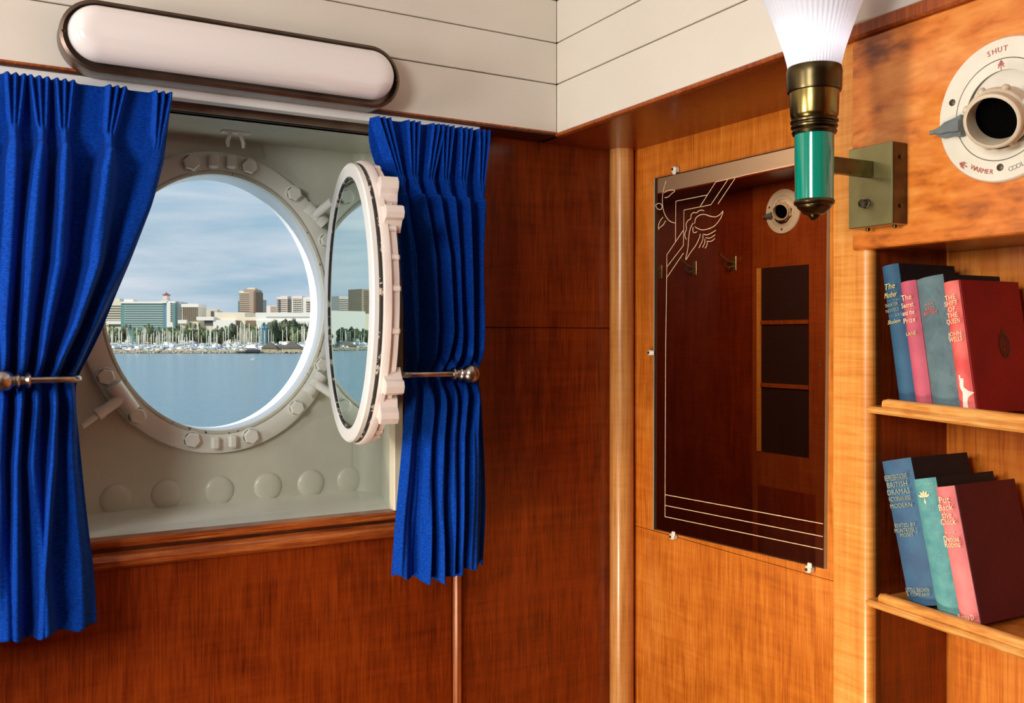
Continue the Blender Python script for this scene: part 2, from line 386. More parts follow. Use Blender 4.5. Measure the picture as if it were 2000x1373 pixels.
# sill mouldings
pr = [(YA + .03, -.3542), (YA - .002, -.3545), (YA - .006, -.358), (YA - .006, -.367), (YA - .001, -.371), (YA + .03, -.371)]
b = MB().prism(pr, lambda a, c, h: Vector((h, a, c)), XL, XO1 + .004); b.build('sill_moulding', W_H, wf)
b = MB().box((XL, YA - .003, -.3760), (XO1 + .004, YA + .03, -.3712), bev=.001); b.build('sill_bead', dark_wood, wf)
pts = []
for k in range(9):
    an = R(90 + 180 * k / 8 * .9); pts.append((YA - .002 + .018 * math.cos(an), -.388 + .0118 * math.sin(an) - k * .0008))
pts = [(YA + .03, -.3764)] + pts + [(YA + .03, -.402)]
b = MB().prism(pts, lambda a, c, h: Vector((h, a, c)), XL, XO1 + .004); b.build('sill_rail', W_H, wf)
# brown header strip on the wall over the opening
MB().box((XL + .01, YA - .006, ZO1), (XO1 + .03, YA + .012, ZS - .004), bev=.002).build('header_strip', brownstrip, wf)
# pale casing strip at the right of the opening
MB().box((XO1, YA - .006, ZO0 + .001), (XO1 + .0205, YA + .02, ZO1), bev=.002).build('casing_strip', mat('cream_casing', lin(224, 214, 190), .4), wf)

# white boarded frieze over the window wall (trim_1) and over the mirror wall (trim_2)
ZP = [ZS, .5483, .6378, .730, .822, .914, ZC]
t1 = empty('trim_1', (0, YF, ZS)); tag(t1, kind='structure')
t2 = empty('trim_2', (XF0, .5, ZS)); tag(t2, kind='structure')
gap = .0011
for z0, z1 in zip(ZP[:-1], ZP[1:]):
    MB().box((XL, YF, z0 + gap), (XF0 + .001, YF + .014, z1 - gap), bev=.0012).build('plank', cream, t1)
    A = YF - YBK
    MB().box((.0005, 0, z0 + gap), (A, .014, z1 - gap), fr=U, bev=.0012).build('plank', cream, t2)
MB().box((XL, YF + .014, ZS), (XF0 + .02, YF + .03, ZC)).build('backing', mat('joint_shadow_grey', lin(120, 112, 104), .8), t1)
MB().box((-.03, .014, ZS), (A, .03, ZC), fr=U).build('backing', bpy.data.materials['joint_shadow_grey'], t2)
MB().box((XL, YF - .002, ZS - .0045), (XF0 - .001, YA + .012, ZS), bev=.001).build('soffit_board', dark_wood, t1)
MB().box((XL, YF - .004, ZS - .001), (XF0 - .002, YF + .004, ZS + .0035), bev=.001).build('edge_moulding', W_T, t1)
aP0 = onU(1628, 800, .006)[0]
MB().prism([(0, .012), (aP0 + .02, .012), (aP0 + .02, XB - XF0 + .06), (-.10, XB - XF0 + .06), (-.10, .012)], lambda a, d, h: U(a, d, h), ZS - .0045, ZS).build('soffit_board', W_A, t2)
MB().box((0, -.004, ZS - .0065), (aP0, .012, ZS + .001), fr=U, bev=.0015).build('edge_moulding', W_T, t2)
# corner post
b = MB(); b.tube([(1.348, 1.778, ZFL), (1.348, 1.778, ZS - .004)], .028, 40); po = b.build('trim_3', W_P); tag(po, kind='structure')

# mirror wall (wall_right): veneer panels around the mirror
MT = [(1277.3, 348.8), (1616, 271), (1609, 1111), (1275.2, 1033.4)]
MQ = [onX(u, v, XB - .008) for u, v in MT]
my1 = (MQ[0].y + MQ[3].y) / 2; my0 = (MQ[1].y + MQ[2].y) / 2
wr = empty('wall_right', (XB, 1.2, ZFL)); tag(wr, kind='structure')
ylo = U(aP0, .006, 0).y - .05
def wallpoly(pts, name, mt, x0=XB, x1=XB + .003):
    MB().prism(pts, lambda a, c, h: Vector((h, a, c)), x0, x1).build(name, mt, wr)
zs0 = MQ[3].z - .006
wallpoly([(YA + .02, zs0), (ylo, zs0 - .004), (ylo, ZFL), (YA + .02, ZFL)], 'panel', W_B)
e = .0005
wallpoly([(YA + .02, zs0 + .001), (YA + .02, ZS), (ylo, ZS), (ylo, MQ[1].z + e), (MQ[1].y - e, MQ[1].z + e), (MQ[0].y + e, MQ[0].z + e), (MQ[3].y + e, MQ[3].z - e), (MQ[3].y + .01, zs0 + .001)], 'panel', W_B)
wallpoly([(MQ[3].y + .0095, zs0 + .001), (MQ[3].y, MQ[3].z - e), (MQ[2].y - e, MQ[2].z - e), (MQ[1].y - e, MQ[1].z + e), (ylo, MQ[1].z + e), (ylo, zs0 - .003)], 'panel', W_B)

# bookcase unit: pilaster, vent panel, carcass (built-in joinery)
aP1 = onU(1697, 800, .006)[0]; aV0 = onU(1665, 300, 0)[0]; AE = YF - YBK
zop = onU(1697, 486, 0)[1]
uc = empty('built_in_bookcase', tuple(U(aP1, 0, ZFL))); tag(uc, 'honey wooden built-in bookcase with two lipped shelves right of the mirror', 'bookcase')
rr = .011; pl = [(aP0, .03), (aP0, .006)]
for k in range(7):
    an = R(15 * k); pl.append((aP1 - rr + rr * math.sin(an), .006 + rr - rr * math.cos(an)))
pl += [(aP1, .03)]
MB().prism(pl, U, ZFL, ZS - .02).build('pilaster', W_L, uc)
AV1 = aP1 + 1.2
MB().box((aV0, -.001, zop), (AV1, .02, ZS - .02), fr=U, bev=.002).build('upper_panel', W_V, uc)
aop1 = aP1 + .62
MB().box((aop1, .0, ZFL), (AE, .02, zop - .001), fr=U, bev=.002).build('face_panel', W_V, uc)
DB = .172
MB().box((aP1 - .012, .02, ZFL), (aP1, DB, zop + .01), fr=U).build('side_panel', W_A, uc)  # sides and top use the darker veneer copy: cavity shade put into colour
MB().box((aop1, .02, ZFL), (aop1 + .012, DB, zop + .01), fr=U).build('side_panel', W_A, uc)
MB().box((aP1 - .012, DB, ZFL), (aop1 + .012, DB + .01, zop + .01), fr=U).build('back_panel', W_B, uc)
MB().box((aP1 - .012, .02, zop + .002), (aop1 + .012, DB, zop + .012), fr=U).build('top_board', W_A, uc)
MB().box((aP0 + .0, -.010, ZS - .020), (AE, .012, ZS + .0005), fr=U, bev=.003).build('cornice', W_T, uc)
def shelf(p0, p1, lipu, thick_px, name):
    a0, z0 = onU(*p0, -.002); a1, z1 = onU(*p1, -.002); k = (z1 - z0) / (a1 - a0)
    zf = lambda a: z0 + k * (a - a0)
    fr = lambda a, d, h: U(a, d, zf(a) + h)
    th = thick_px
    o = MB().box((aP1 + .0005, -.004, 0), (aop1, DB, th), fr=fr, bev=.003).build('shelf_board', W_S, uc)
    al = onU(lipu, p0[1] - 20, .008)[0]
    lip = []
    for q in range(9):
        an = R(180 - 180 * q / 8); lip.append((.0085 + .0065 * math.cos(an), th + .0065 + .0055 * math.sin(an)))
    lip = [(.002, th - .001)] + lip + [(.015, th - .001)]
    b = MB(); b.prism(lip, lambda d, h, a: fr(a, d, h), al + .006, aop1); 
    b.prism([(d if d > .0085 else d + .001, h - .0015 if h > th + .004 else h) for d, h in lip], lambda d, h, a: fr(a, d, h), al, al + .0061)
    b.build('lip', W_S, o)
    return zf, th
sh1 = shelf((1702, 807), (2000, 846), 1727, .0095, 's1')
sh2 = shelf((1702, 1186), (2000, 1288), 1720, .0095, 's2')

# ------------------------------------------------------------------ window_1: recess, hull plate, porthole ring and fittings
YH = 2.02; PCX, PCZ = .4835, .0734; PA_, PB_ = .2235, .265
w1 = empty('window_1', (PCX, YH, ZO0)); tag(w1, kind='structure')
XJ = .836                                  # jamb foot at the hull plate
def rect_at(an, x0, x1, z0, z1):
    c, s_ = math.cos(an), math.sin(an); ts = []
    if c > 1e-9: ts.append((x1 - PCX) / c)
    if c < -1e-9: ts.append((x0 - PCX) / c)
    if s_ > 1e-9: ts.append((z1 - PCZ) / s_)
    if s_ < -1e-9: ts.append((z0 - PCZ) / s_)
    t = min(ts); return PCX + c * t, PCZ + s_ * t
m = MB(); n = 128; vs = []; x0, x1, z0, z1 = -.02, XJ, ZO0 - .02, ZO1 + .02
for k in range(n):
    an = 2 * math.pi * k / n; vs.append((PCX + PA_ * math.cos(an), YH, PCZ + PB_ * math.sin(an)))
ang = [2 * math.pi * k / n for k in range(n)]
for k in range(n):
    x, z = rect_at(math.atan2(PB_ * math.sin(ang[k]), PA_ * math.cos(ang[k])), x0, x1, z0, z1); vs.append((x, YH, z))
m.add(vs, [(k, (k + 1) % n, n + (k + 1) % n, n + k) for k in range(n)])
m.build('hull_plate', recess, w1)
# lining: head, jambs, sill
m = MB(); m.add([(x, y, z) for x, y, z in [(XO0, YA, ZO1), (XO1, YA, ZO1), (XJ + .01, YH + .01, ZO1), (-.03, YH + .01, ZO1)]], [(0, 1, 2, 3)]); m.add([(XO0, YA, ZO1 + .01), (XO1, YA, ZO1 + .01), (XJ + .01, YH + .01, ZO1 + .01), (-.03, YH + .01, ZO1 + .01)], [(0, 1, 2, 3)]); m.build('head_lining', recess, w1)
m = MB(); 
prof = [(XO1, YA)]
for k in range(9):
    an = R(90 * k / 8); prof.append((XJ - .03 * (1 - math.sin(an)) - .0, YH - .03 + .03 * (1 - math.cos(an)) - 0))
prof = [(XO1, YA - .001), (XJ - .012, YH - .06)]
for k in range(1, 9):
    an = R(90 * k / 8); prof.append((XJ - .012 - .045 * (1 - math.cos(an)), YH - .06 + .058 * math.sin(an)))
vs = [(x, y, ZO0 - .01) for x, y in prof] + [(x, y, ZO1 + .005) for x, y in prof]; q = len(prof)
m.add(vs, [(i, i + 1, q + i + 1, q + i) for i in range(q - 1)], True); m.build('jamb_lining', recess, w1)
m = MB(); m.quad((XO0, YA, ZO0 - .01), (-.02, YH + .01, ZO0 - .01), (-.02, YH + .01, ZO1 + .01), (XO0, YA, ZO1 + .01)); m.build('jamb_lining', recess, w1)
m = MB(); m.add([(XO0 - .05, YA + .02, ZO0 - .001), (XO1 + .02, YA + .02, ZO0 - .001), (XO1 + .04, YA + .10, ZO0), (-.03, YA + .10, ZO0), (XJ + .01, YH - .012, ZO0 + .010), (-.03, YH - .012, ZO0 + .010), (XJ + .01, YH + .001, ZO0 + .0115), (-.03, YH + .001, ZO0 + .0115), (-.03, YH + .001, ZO0 - .03), (XJ + .01, YH + .001, ZO0 - .03)],
      [(0, 1, 2, 3), (3, 2, 4, 5), (5, 4, 6, 7)]); m.build('sill_plate', recess_w, w1)  # paler than the recess: sky light on the sill put into its paint
# light-tight skirts behind the linings
m = MB(); m.box((-.05, YA + .03, ZO1 + .02), (XJ + .06, YH + .08, ZO1 + .03)); m.box((-.05, YA + .03, ZO0 - .045), (XJ + .06, YH + .08, ZO0 - .035)); m.box((XJ + .05, YA + .03, ZO0 - .045), (XJ + .06, YH + .08, ZO1 + .03)); m.box((-.06, YA + .03, ZO0 - .045), (-.05, YH + .08, ZO1 + .03)); m.build('casing_box', recess, w1)
EF = lambda a, b, h: Vector((PCX + a, YH + h, PCZ + b))
m = MB().ring(EF, [(PA_, PB_, -.014), (PA_, PB_, .075), (PA_ + .02, PB_ + .02, .075), (PA_ + .02, PB_ + .02, .0)], cyc=False, n=128); m.build('porthole_tube', tube_w, w1)
# raised flange round the hole
fo = .0505
m = MB().ring(EF, [(PA_ - .0005, PB_ - .0005, .002), (PA_ - .0005, PB_ - .0005, -.016), (PA_ + .004, PB_ + .004, -.019), (PA_ + fo - .007, PB_ + fo - .010, -.017), (PA_ + fo - .002, PB_ + fo - .004, -.014), (PA_ + fo, PB_ + fo - .002, .002)], cyc=False, n=128); m.build('flange_ring', recess_w, w1)
m = MB().ring(EF, [(PA_ + .0002, PB_ + .0002, -.0185), (PA_ + .0045, PB_ + .0045, -.0205), (PA_ + .009, PB_ + .009, -.0185), (PA_ + .0045, PB_ + .0045, -.017)], n=128); m.build('worn_edge', chip, w1)
# outer hull skin, seen from outside only
m = MB(); vs = []
for k in range(n): vs.append((PCX + (PA_ + .02) * math.cos(ang[k]), YH + .075, PCZ + (PB_ + .02) * math.sin(ang[k])))
for k in range(n):
    x, z = rect_at(math.atan2((PB_ + .02) * math.sin(ang[k]), (PA_ + .02) * math.cos(ang[k])), -3.2, 1.40, -2.2, 1.6); vs.append((x, YH + .075, z))
m.add(vs, [(k, (k + 1) % n, n + (k + 1) % n, n + k) for k in range(n)]); m.build('outer_skin', mat('hull_black', lin(40, 40, 44), .4), w1)

def bolt(u, v, r, h=.014, sides=6, rot=0, name='bolt', Y=YH - .018, par=w1):
    p = onY(u, v, Y); m = MB()
    prof = [(r * 1.18, -.002), (r * 1.18, .002), (r, .003), (r, h - .002), (r * .88, h), (.0001, h)]
    if sides == 6:
        m.lathe(prof[:2] + [(r * .99, .003)], p, (0, -1, 0), 24)
        m.lathe([(r, .002), (r, h - .003), (r * .87, h), (.0001, h + .0005)], p, (0, -1, 0), 6, smooth=False)
    else: m.lathe(prof, p, (0, -1, 0), 24)
    return m.build(name, recess_w, par)
for u, v, r in [(372, 319, .0165), (486, 326, .0165), (573, 379, .0155), (628, 713, .0155), (578, 796, .0155), (489, 852, .016), (374, 859, .016), (267, 812, .0165), (206, 736, .0165), (205, 450, .0165), (270, 368, .0165), (636, 470, .0145)]:
    bolt(u, v, r)
def lug(u, v, w_, h_, t_=.018, rot=0, name='lug'):
    p = onY(u, v, YH - .016); c, s_ = math.cos(R(rot)), math.sin(R(rot))
    fr = lambda a, b, h: Vector((p.x + a * c - h * s_, p.y - b, p.z + a * s_ + h * c))
    return MB().box((-w_ / 2, 0, -h_ / 2), (w_ / 2, t_, h_ / 2), fr=fr, bev=.004).build(name, recess_w, w1)
lug(415, 316, .019, .030); lug(450, 317, .019, .030); lug(418, 865, .017, .026); lug(452, 862, .017, .026)
# rivet heads low on the hull plate
for u, v in [(128, 986), (226, 975), (325, 965), (428, 958), (523, 950), (607, 944), (683, 937)]:
    p = onY(u, v, YH); m = MB(); m.lathe([(.027 * math.cos(R(a_)) + .003, .008 * math.sin(R(a_))) for a_ in range(0, 91, 12)] + [(.0001, .008)], p, (0, -1, 0), 28); m.build('rivet', recess, w1)
# dog bracket at the lower left with its swing bolt
def rod(pts, r, mt, par, name, n=12): return MB().tube(pts, r, n).build(name, mt, par)
c1 = onY(222, 752, YH - .034); c2 = onY(258, 802, YH - .034)
rod([c1, c2], .0165, recess_w, w1, 'clamp_bracket', 10)
e1 = onY(238, 778, YH - .040); e2 = onY(196, 806, YH - .045); e3 = onY(160, 833, YH - .05)
rod([e1, e2, e2 + (e3 - e2) * .05, e3], [.0105, .0105, .007, .006], recess_w, w1, 'swing_bolt')
rod([e2 + (e1 - e2) * .06, e2 - (e1 - e2) * .16], .0125, recess_w, w1, 'wing_nut')
# small cleat under the head lining
p = onY(460, 243, 1.93); p.z = ZO1
m = MB(); m.box((p.x - .028, p.y - .012, ZO1 - .003), (p.x + .028, p.y + .012, ZO1)); 
for sx_ in (-1, 1): m.tube([(p.x + sx_ * .010, p.y, ZO1 - .002), (p.x + sx_ * .012, p.y, ZO1 - .012), (p.x + sx_ * .016, p.y, ZO1 - .022), (p.x + sx_ * .015, p.y, ZO1 - .031)], [.0045, .0035, .0045, .003], 8)
m.build('cleat', recess_w, w1)

# ------------------------------------------------------------------ open hinged sash
AL = R(7.6); CW = Vector((.655, 1.730, onY(690, 592, 1.73).z)); PP = Vector((-math.sin(AL), -math.cos(AL), 0)); NN = Vector((-math.cos(AL), math.sin(AL), 0))
SF = lambda a, b, h: CW + PP * a + Vector((0, 0, b)) - NN * h      # h runs to the back (away from the viewer side)
sash = empty('porthole_sash', tuple(CW - Vector((0, 0, .27)))); tag(sash, 'white cast-metal porthole sash swung open on its hinges, thick green glass', 'window')
ao, bo, ai, bi = .203, .2660, .174, .2400
MB().ring(SF, [(ai, bi, .010), (ai, bi, .001), (ai + .002, bi + .002, -.001), (ao - .003, bo - .003, -.001), (ao, bo, .002), (ao, bo, .010)], n=128).build('front_ring', sash_w, sash)
MB().ring(SF, [(ao - .006, bo - .006, .009), (ao - .001, bo - .001, .010), (ao + .001, bo + .001, .013), (ao - .001, bo - .001, .018), (ao - .006, bo - .006, .018)], n=128).build('rubber_gasket', gasket, sash)
MB().ring(SF, [(ai - .004, bi - .004, .002), (ai + .001, bi + .001, .001), (ai + .001, bi + .001, .008), (ai - .004, bi - .004, .008)], n=128).build('glazing_seal', gasket, sash)
MB().ring(SF, [(ai - .002, bi - .002, .022), (ai - .002, bi - .002, .017), (ao + .004, bo + .004, .017), (ao + .006, bo + .006, .020), (ao + .006, bo + .006, .031), (ao + .002, bo + .002, .034), (ao - .010, bo - .010, .036), (ao - .018, bo - .018, .030), (ai - .002, bi - .002, .028)], n=128).build('cast_body', sash_b, sash)
MB().ring(SF, [(ao - .006, bo - .006, .034), (ao - .001, bo - .001, .034), (ao + .001, bo + .001, .046), (ao - .004, bo - .004, .047)], n=128).build('rear_rim', sash_b, sash)
g_ = MB(); nseg = 96; g_.ring(SF, [(ai, bi, .004), (ai, bi, .012)], n=nseg, cyc=False)
b0 = len(g_.v); g_.f.append(list(range(0, nseg))); g_.sm.append(False); g_.f.append(list(range(nseg, 2 * nseg))[::-1]); g_.sm.append(False)
g_.build('glass', glassm, sash)
def radial_box(an, r0, r1, w_, h0, h1, name, mt=sash_b, bev=.003):
    c, s_ = math.cos(R(an)), math.sin(R(an)); ca, cb = ao * c, bo * s_
    nr = Vector((c / ao, s_ / bo)); nr.normalize()
    fr = lambda x, y, h: SF(ca + nr.x * x - nr.y * y, cb + nr.y * x + nr.x * y, h)
    return MB().box((r0, -w_ / 2, h0), (r1, w_ / 2, h1), fr=fr, bev=bev).build(name, mt, sash)
for an in (-64, -30, -12, 4, 16, 28, 70, 110, 150, 180, 210, 250, 290):
    radial_box(an, -.012, .004, .012, .032, .049, 'rib')
def ear(an, sgn, name='clamp_lug'):
    """curved cast ear that a clamp bolt drops into"""
    c, s_ = math.cos(R(an)), math.sin(R(an)); ca, cb = ao * c, bo * s_
    nr = Vector((c / ao, s_ / bo)); nr.normalize()
    fr = lambda x, y, h: SF(ca + nr.x * x - nr.y * y, cb + nr.y * x + nr.x * y, h)
    pf = [(-.008, -.022), (.002, -.020), (.010, -.012), (.020, -.010), (.027, -.004), (.027, .006), (.020, .011), (.010, .010), (.002, .014), (-.008, .020)]
    pf = [(x * 1.15, y * sgn * 1.25) for x, y in pf]
    b = MB(); b.prism(pf, lambda x, y, h: fr(x, y, h), .024, .056); b.build(name, sash_b, sash)
ear(47, 1); ear(33, -1); ear(-33, 1); ear(-47, -1)
# hinge arms of the sash
for (k0, k1, a0, a1, yk) in [((599, 402), (634, 436), (616, 420), (650, 392), YH - .034), ((629, 733), (600, 770), (618, 750), (662, 779), YH - .034)]:
    p0, p1 = onY(*k0, yk), onY(*k1, yk); rod([p0, p0 + (p1 - p0) * .30], .0135, recess_w, sash, 'hinge_knuckle', 14); rod([p0 + (p1 - p0) * .66, p1], .0135, recess_w, sash, 'hinge_knuckle', 14)
    q0 = onY(*a0, yk - .002); q1 = onY(*a1, 1.925)
    rod([p0 + (p1 - p0) * .31, p0 + (p1 - p0) * .65], .0125, recess_w, sash, 'hinge_knuckle', 14)
    rod([q0, q1], .0095, recess_w, sash, 'hinge_arm', 12)

# ------------------------------------------------------------------ wall lamp over the window
XL0, XL1, ZL, RL = .152, .742, .4915, .0583
def caps(r, x0=XL0, x1=XL1, R0=RL, n=20, up=0):
    """stadium outline of end radius r, centred as the lamp"""
    out = []
    for k in range(n + 1):
        an = R(-90 + 180 * k / n); out.append((x1 - R0 + r * math.cos(an), ZL + up + r * math.sin(an)))
    for k in range(n + 1):
        an = R(90 + 180 * k / n); out.append((x0 + R0 + r * math.cos(an), ZL + up + r * math.sin(an)))
    return out
def loft(levels, cap_last=True):
    b = MB(); n = len(levels[0][0]); vs = []
    for pts, y in levels: vs += [(x, y, z) for x, z in pts]
    fs = [(i * n + k, i * n + (k + 1) % n, (i + 1) * n + (k + 1) % n, (i + 1) * n + k) for i in range(len(levels) - 1) for k in range(n)]
    b.add(vs, fs, True)
    if cap_last: b.f.append([(len(levels) - 1) * n + k for k in range(n)]); b.sm.append(True)
    return b
lamp = empty('wall_lamp', (.447, YF, ZL - RL)); tag(lamp, 'long capsule-shaped milky glass wall lamp in bronze frame above the porthole', 'lamp')
loft([(caps(.0575), YF), (caps(.0583), YF - .004), (caps(.0583), YF - .034)], False).build('side_band', bronze_s, lamp)
loft([(caps(.0583), YF - .034), (caps(.0590), YF - .036), (caps(.0585), YF - .047), (caps(.0535), YF - .049), (caps(.0520), YF - .045), (caps(.052), YF - .03)], True).build('frame', bronze, lamp)
lv = []
for k in range(9):
    a_ = R(90 * k / 8); lv.append((caps(.0462 - .0462 * (1 - math.cos(a_)) * .62, up=.0038), YF - .043 - .030 * math.sin(a_)))
lv[-1] = (caps(.012, up=.0038), YF - .0735)
loft(lv).build('glass_cover', milk, lamp)
for x, z in [(XL0 + .006, ZL), (XL1 - .006, ZL)]:
    MB().lathe([(.0001, .0022), (.002, .002), (.003, 0)], (x, YF - .0485, z), (0, -1, 0), 10).build('screw', brass_d, lamp)

# ------------------------------------------------------------------ curtain track
tk = MB().box((-1.2, YF + .004, .4195), (onY(935, 250, 1.735).x, YF + .030, .4362), bev=.001).build('curtain_track', mat('white_track', lin(240, 238, 234), .35)); tag(tk, 'white curtain track running above the porthole recess', 'track')

# ------------------------------------------------------------------ curtains
def interp(tab, v):
    if v <= tab[0][0]: return tab[0][1]
    for (v0, u0), (v1, u1) in zip(tab[:-1], tab[1:]):
        if v <= v1:
            t = (v - v0) / (v1 - v0); return u0 + (u1 - u0) * t
    return tab[-1][1]
def smoothtab(tab):
    """resample with smoothing to avoid kinks"""
    vs = [tab[0][0] + (tab[-1][0] - tab[0][0]) * k / 60 for k in range(61)]
    us = [interp(tab, v) for v in vs]
    for _ in range(3): us = [us[0]] + [(us[i - 1] + us[i] * 2 + us[i + 1]) / 4 for i in range(1, 60)] + [us[-1]]
    return list(zip(vs, us))
def curtain(name, label, YC, left, right, folds, ztop, zbot, vtop, vbot, pinch_v, hem, minor, waist_v, seed=1):
    """left/right: (v,u) outlines; folds: list of (tab(v,u), half width px tab, amplitude); all turned into metres on the curtain plane"""
    random.seed(seed); nx, nz = 300, 260
    lt, rt = smoothtab(left), smoothtab(right)
    X = lambda u, v: onY(u, v, YC).x
    vs = []
    for j in range(nz + 1):
        q = j / nz; z = ztop + (zbot - ztop) * q; v = vtop + (vbot - vtop) * q
        xl, xr = X(interp(lt, v), v), X(interp(rt, v), v)
        fs_ = [(X(interp(t, v), v), abs(X(interp(t, v) + interp(wt, v), v) - X(interp(t, v), v)), amp) for t, wt, amp in folds]
        pin = max(0, 1 - abs(v - pinch_v) / 16); head = 1 if v < pinch_v else max(0, 1 - (v - pinch_v) / 30)
        wst = math.exp(-((v - waist_v) / 26) ** 2)
        below = min(1, max(0, (v - pinch_v + 8) / 50))
        for i in range(nx + 1):
            p = i / nx; x = xl + (xr - xl) * p; d = 0
            for k, (c, wd, amp) in enumerate(fs_):
                r_ = (x - c) / (wd * .88)
                if abs(r_) < 3.5:
                    soft = math.exp(-abs(r_) ** 2.6) 
                    d_b = (1.65 if v < waist_v else 1.65 - .6 * min(1, (v - waist_v) / 120)) * amp * soft * (.95 - .5 * wst)
                    # triple pinch pleat in the heading
                    fr_ = 0
                    for s_ in (-1, 0, 1):
                        ww = .0050
                        off = s_ * (.0120 * (1 - .55 * min(1, max(0, (v - vtop) / (pinch_v - vtop)))) )
                        fr_ = max(fr_, math.exp(-((x - c - off) / ww) ** 2))
                    d_h = .026 * fr_
                    d = max(d, d_h * head + d_b * below, 0) if head > 0 else max(d, d_b)
            for (f, ph, am) in minor:
                d += am * below * (1 - .4 * wst) * math.sin(f * p * 6.28 + ph + math.sin(q * 5 + ph) * .8)
            d += .0015 * math.sin(x * 90 + z * 22) * below
            # scrunch where the tie holds it
            y = YC - d - .012 * math.exp(-((p - .5) / .35) ** 2) * below + .010 * wst
            zz = z + hem(p) * q ** 6
            vs.append((x, y, zz))
    n1 = nx + 1
    fsq = [(j * n1 + i, j * n1 + i + 1, (j + 1) * n1 + i + 1, (j + 1) * n1 + i) for j in range(nz) for i in range(nx)]
    b = MB(); b.add(vs, fsq, True); o = b.build(name, blue)
    so_ = o.modifiers.new('thick', 'SOLIDIFY'); so_.thickness = .0014; so_.offset = 1
    tag(o, label, 'curtain'); return o
FW_ = lambda *a: [(a[i], a[i + 1]) for i in range(0, len(a), 2)]
lf = [
 (FW_(143, -330, 740, -150, 1240, -330), FW_(143, 10, 300, 24, 740, 12, 1240, 26), .034),
 (FW_(143, -240, 740, -105, 1240, -230), FW_(143, 10, 300, 24, 740, 12, 1240, 26), .034),
 (FW_(143, -150, 740, -65, 1240, -140), FW_(143, 10, 300, 24, 740, 12, 1240, 26), .034),
 (FW_(143, -60, 740, -30, 1240, -60), FW_(143, 10, 300, 24, 740, 12, 1240, 26), .034),
 (FW_(143, 30, 266, 27, 400, 18, 640, 4, 740, 6, 900, -6, 1240, 10), FW_(143, 10, 266, 9, 340, 24, 500, 26, 740, 12, 1000, 22, 1240, 26), .036),
 (FW_(150, 74, 266, 80, 400, 68, 640, 48, 740, 38, 900, 28, 1240, 30), FW_(143, 10, 266, 9, 340, 22, 500, 27, 740, 12, 1000, 14, 1240, 16), .040),
 (FW_(160, 125, 266, 123, 400, 118, 520, 110, 640, 86, 740, 70, 900, 62, 1240, 90), FW_(143, 10, 266, 9, 340, 19, 500, 21, 740, 11, 1000, 18, 1240, 24), .040),
 (FW_(170, 226, 266, 211, 400, 196, 520, 178, 640, 140, 700, 114, 740, 103, 900, 100, 1100, 82, 1240, 76), FW_(143, 10, 266, 9, 340, 24, 500, 22, 640, 15, 740, 10, 1000, 12, 1240, 14), .042),
 (FW_(180, 315, 300, 300, 400, 272, 520, 228, 640, 178, 740, 135, 900, 140, 1100, 158, 1240, 160), FW_(143, 14, 266, 18, 400, 26, 520, 20, 640, 13, 740, 10, 1000, 16, 1240, 24), .022),
]
ztL = onY(333, 187, 1.715).z; zbL = -.474
curtain('curtain', 'royal blue pleated curtain at the left edge, tied back left of the porthole', 1.712,
        FW_(143, -420, 740, -190, 1240, -400),
        FW_(165, 333, 250, 327, 300, 318, 400, 291, 480, 262, 560, 232, 640, 200, 700, 172, 740, 148, 790, 146, 850, 153, 950, 163, 1050, 174, 1120, 183, 1215, 188),
        lf, ztL, zbL, 165, 1225, 266, lambda p: .004 * math.sin(p * 40), [(9, .4, .003), (15, 1.4, .0016)], 742, 3)
rf = [
 (FW_(235, 742, 353, 775, 500, 796, 640, 800, 730, 806, 800, 800, 1000, 784, 1110, 782), FW_(235, 9, 353, 9, 420, 11, 600, 12, 730, 7, 900, 13, 1110, 15), .020),
 (FW_(240, 800, 353, 800, 500, 825, 640, 832, 730, 826, 800, 828, 1000, 824, 1110, 822), FW_(235, 9, 353, 8, 420, 13, 600, 12, 730, 7, 900, 9, 1110, 10), .030),
 (FW_(245, 848, 353, 830, 500, 851, 640, 857, 730, 848, 800, 850, 1000, 847, 1110, 848), FW_(235, 8, 353, 8, 420, 11, 600, 11, 730, 7, 900, 8, 1110, 9), .032),
 (FW_(248, 866, 353, 860, 500, 873, 640, 878, 730, 872, 800, 874, 1000, 872, 1110, 870), FW_(235, 8, 353, 8, 420, 10, 600, 9, 730, 7, 900, 8, 1110, 8), .028),
 (FW_(252, 902, 353, 894, 500, 896, 640, 902, 730, 896, 800, 892, 1000, 889, 1110, 888), FW_(235, 8, 353, 8, 420, 12, 600, 10, 730, 7, 900, 7, 1110, 7), .030),
 (FW_(258, 936, 353, 930, 500, 925, 640, 926, 730, 922, 800, 918, 1000, 916, 1110, 914), FW_(235, 8, 353, 7, 420, 10, 600, 9, 730, 8, 900, 13, 1110, 16), .026),
]
ztR = onY(722, 231, 1.715).z
curtain('curtain', 'royal blue pleated curtain tied back beside the open porthole sash', 1.712,
        FW_(232, 722, 282, 718, 330, 735, 360, 752, 420, 772, 520, 780, 600, 784, 680, 789, 730, 793, 780, 790, 850, 783, 950, 775, 1020, 768, 1110, 763),
        FW_(240, 952, 300, 945, 350, 937, 450, 937, 600, 938, 700, 937, 735, 935, 800, 940, 900, 946, 1000, 948, 1110, 943),
        rf, ztR, -.462, 235, 1115, 350, lambda p: -.016 * math.sin(math.pi * min(1, p * 1.15)) ** 2 + .004 * math.sin(p * 36), [(7, .4, .0022), (15, 2.4, .0014)], 731, 5)

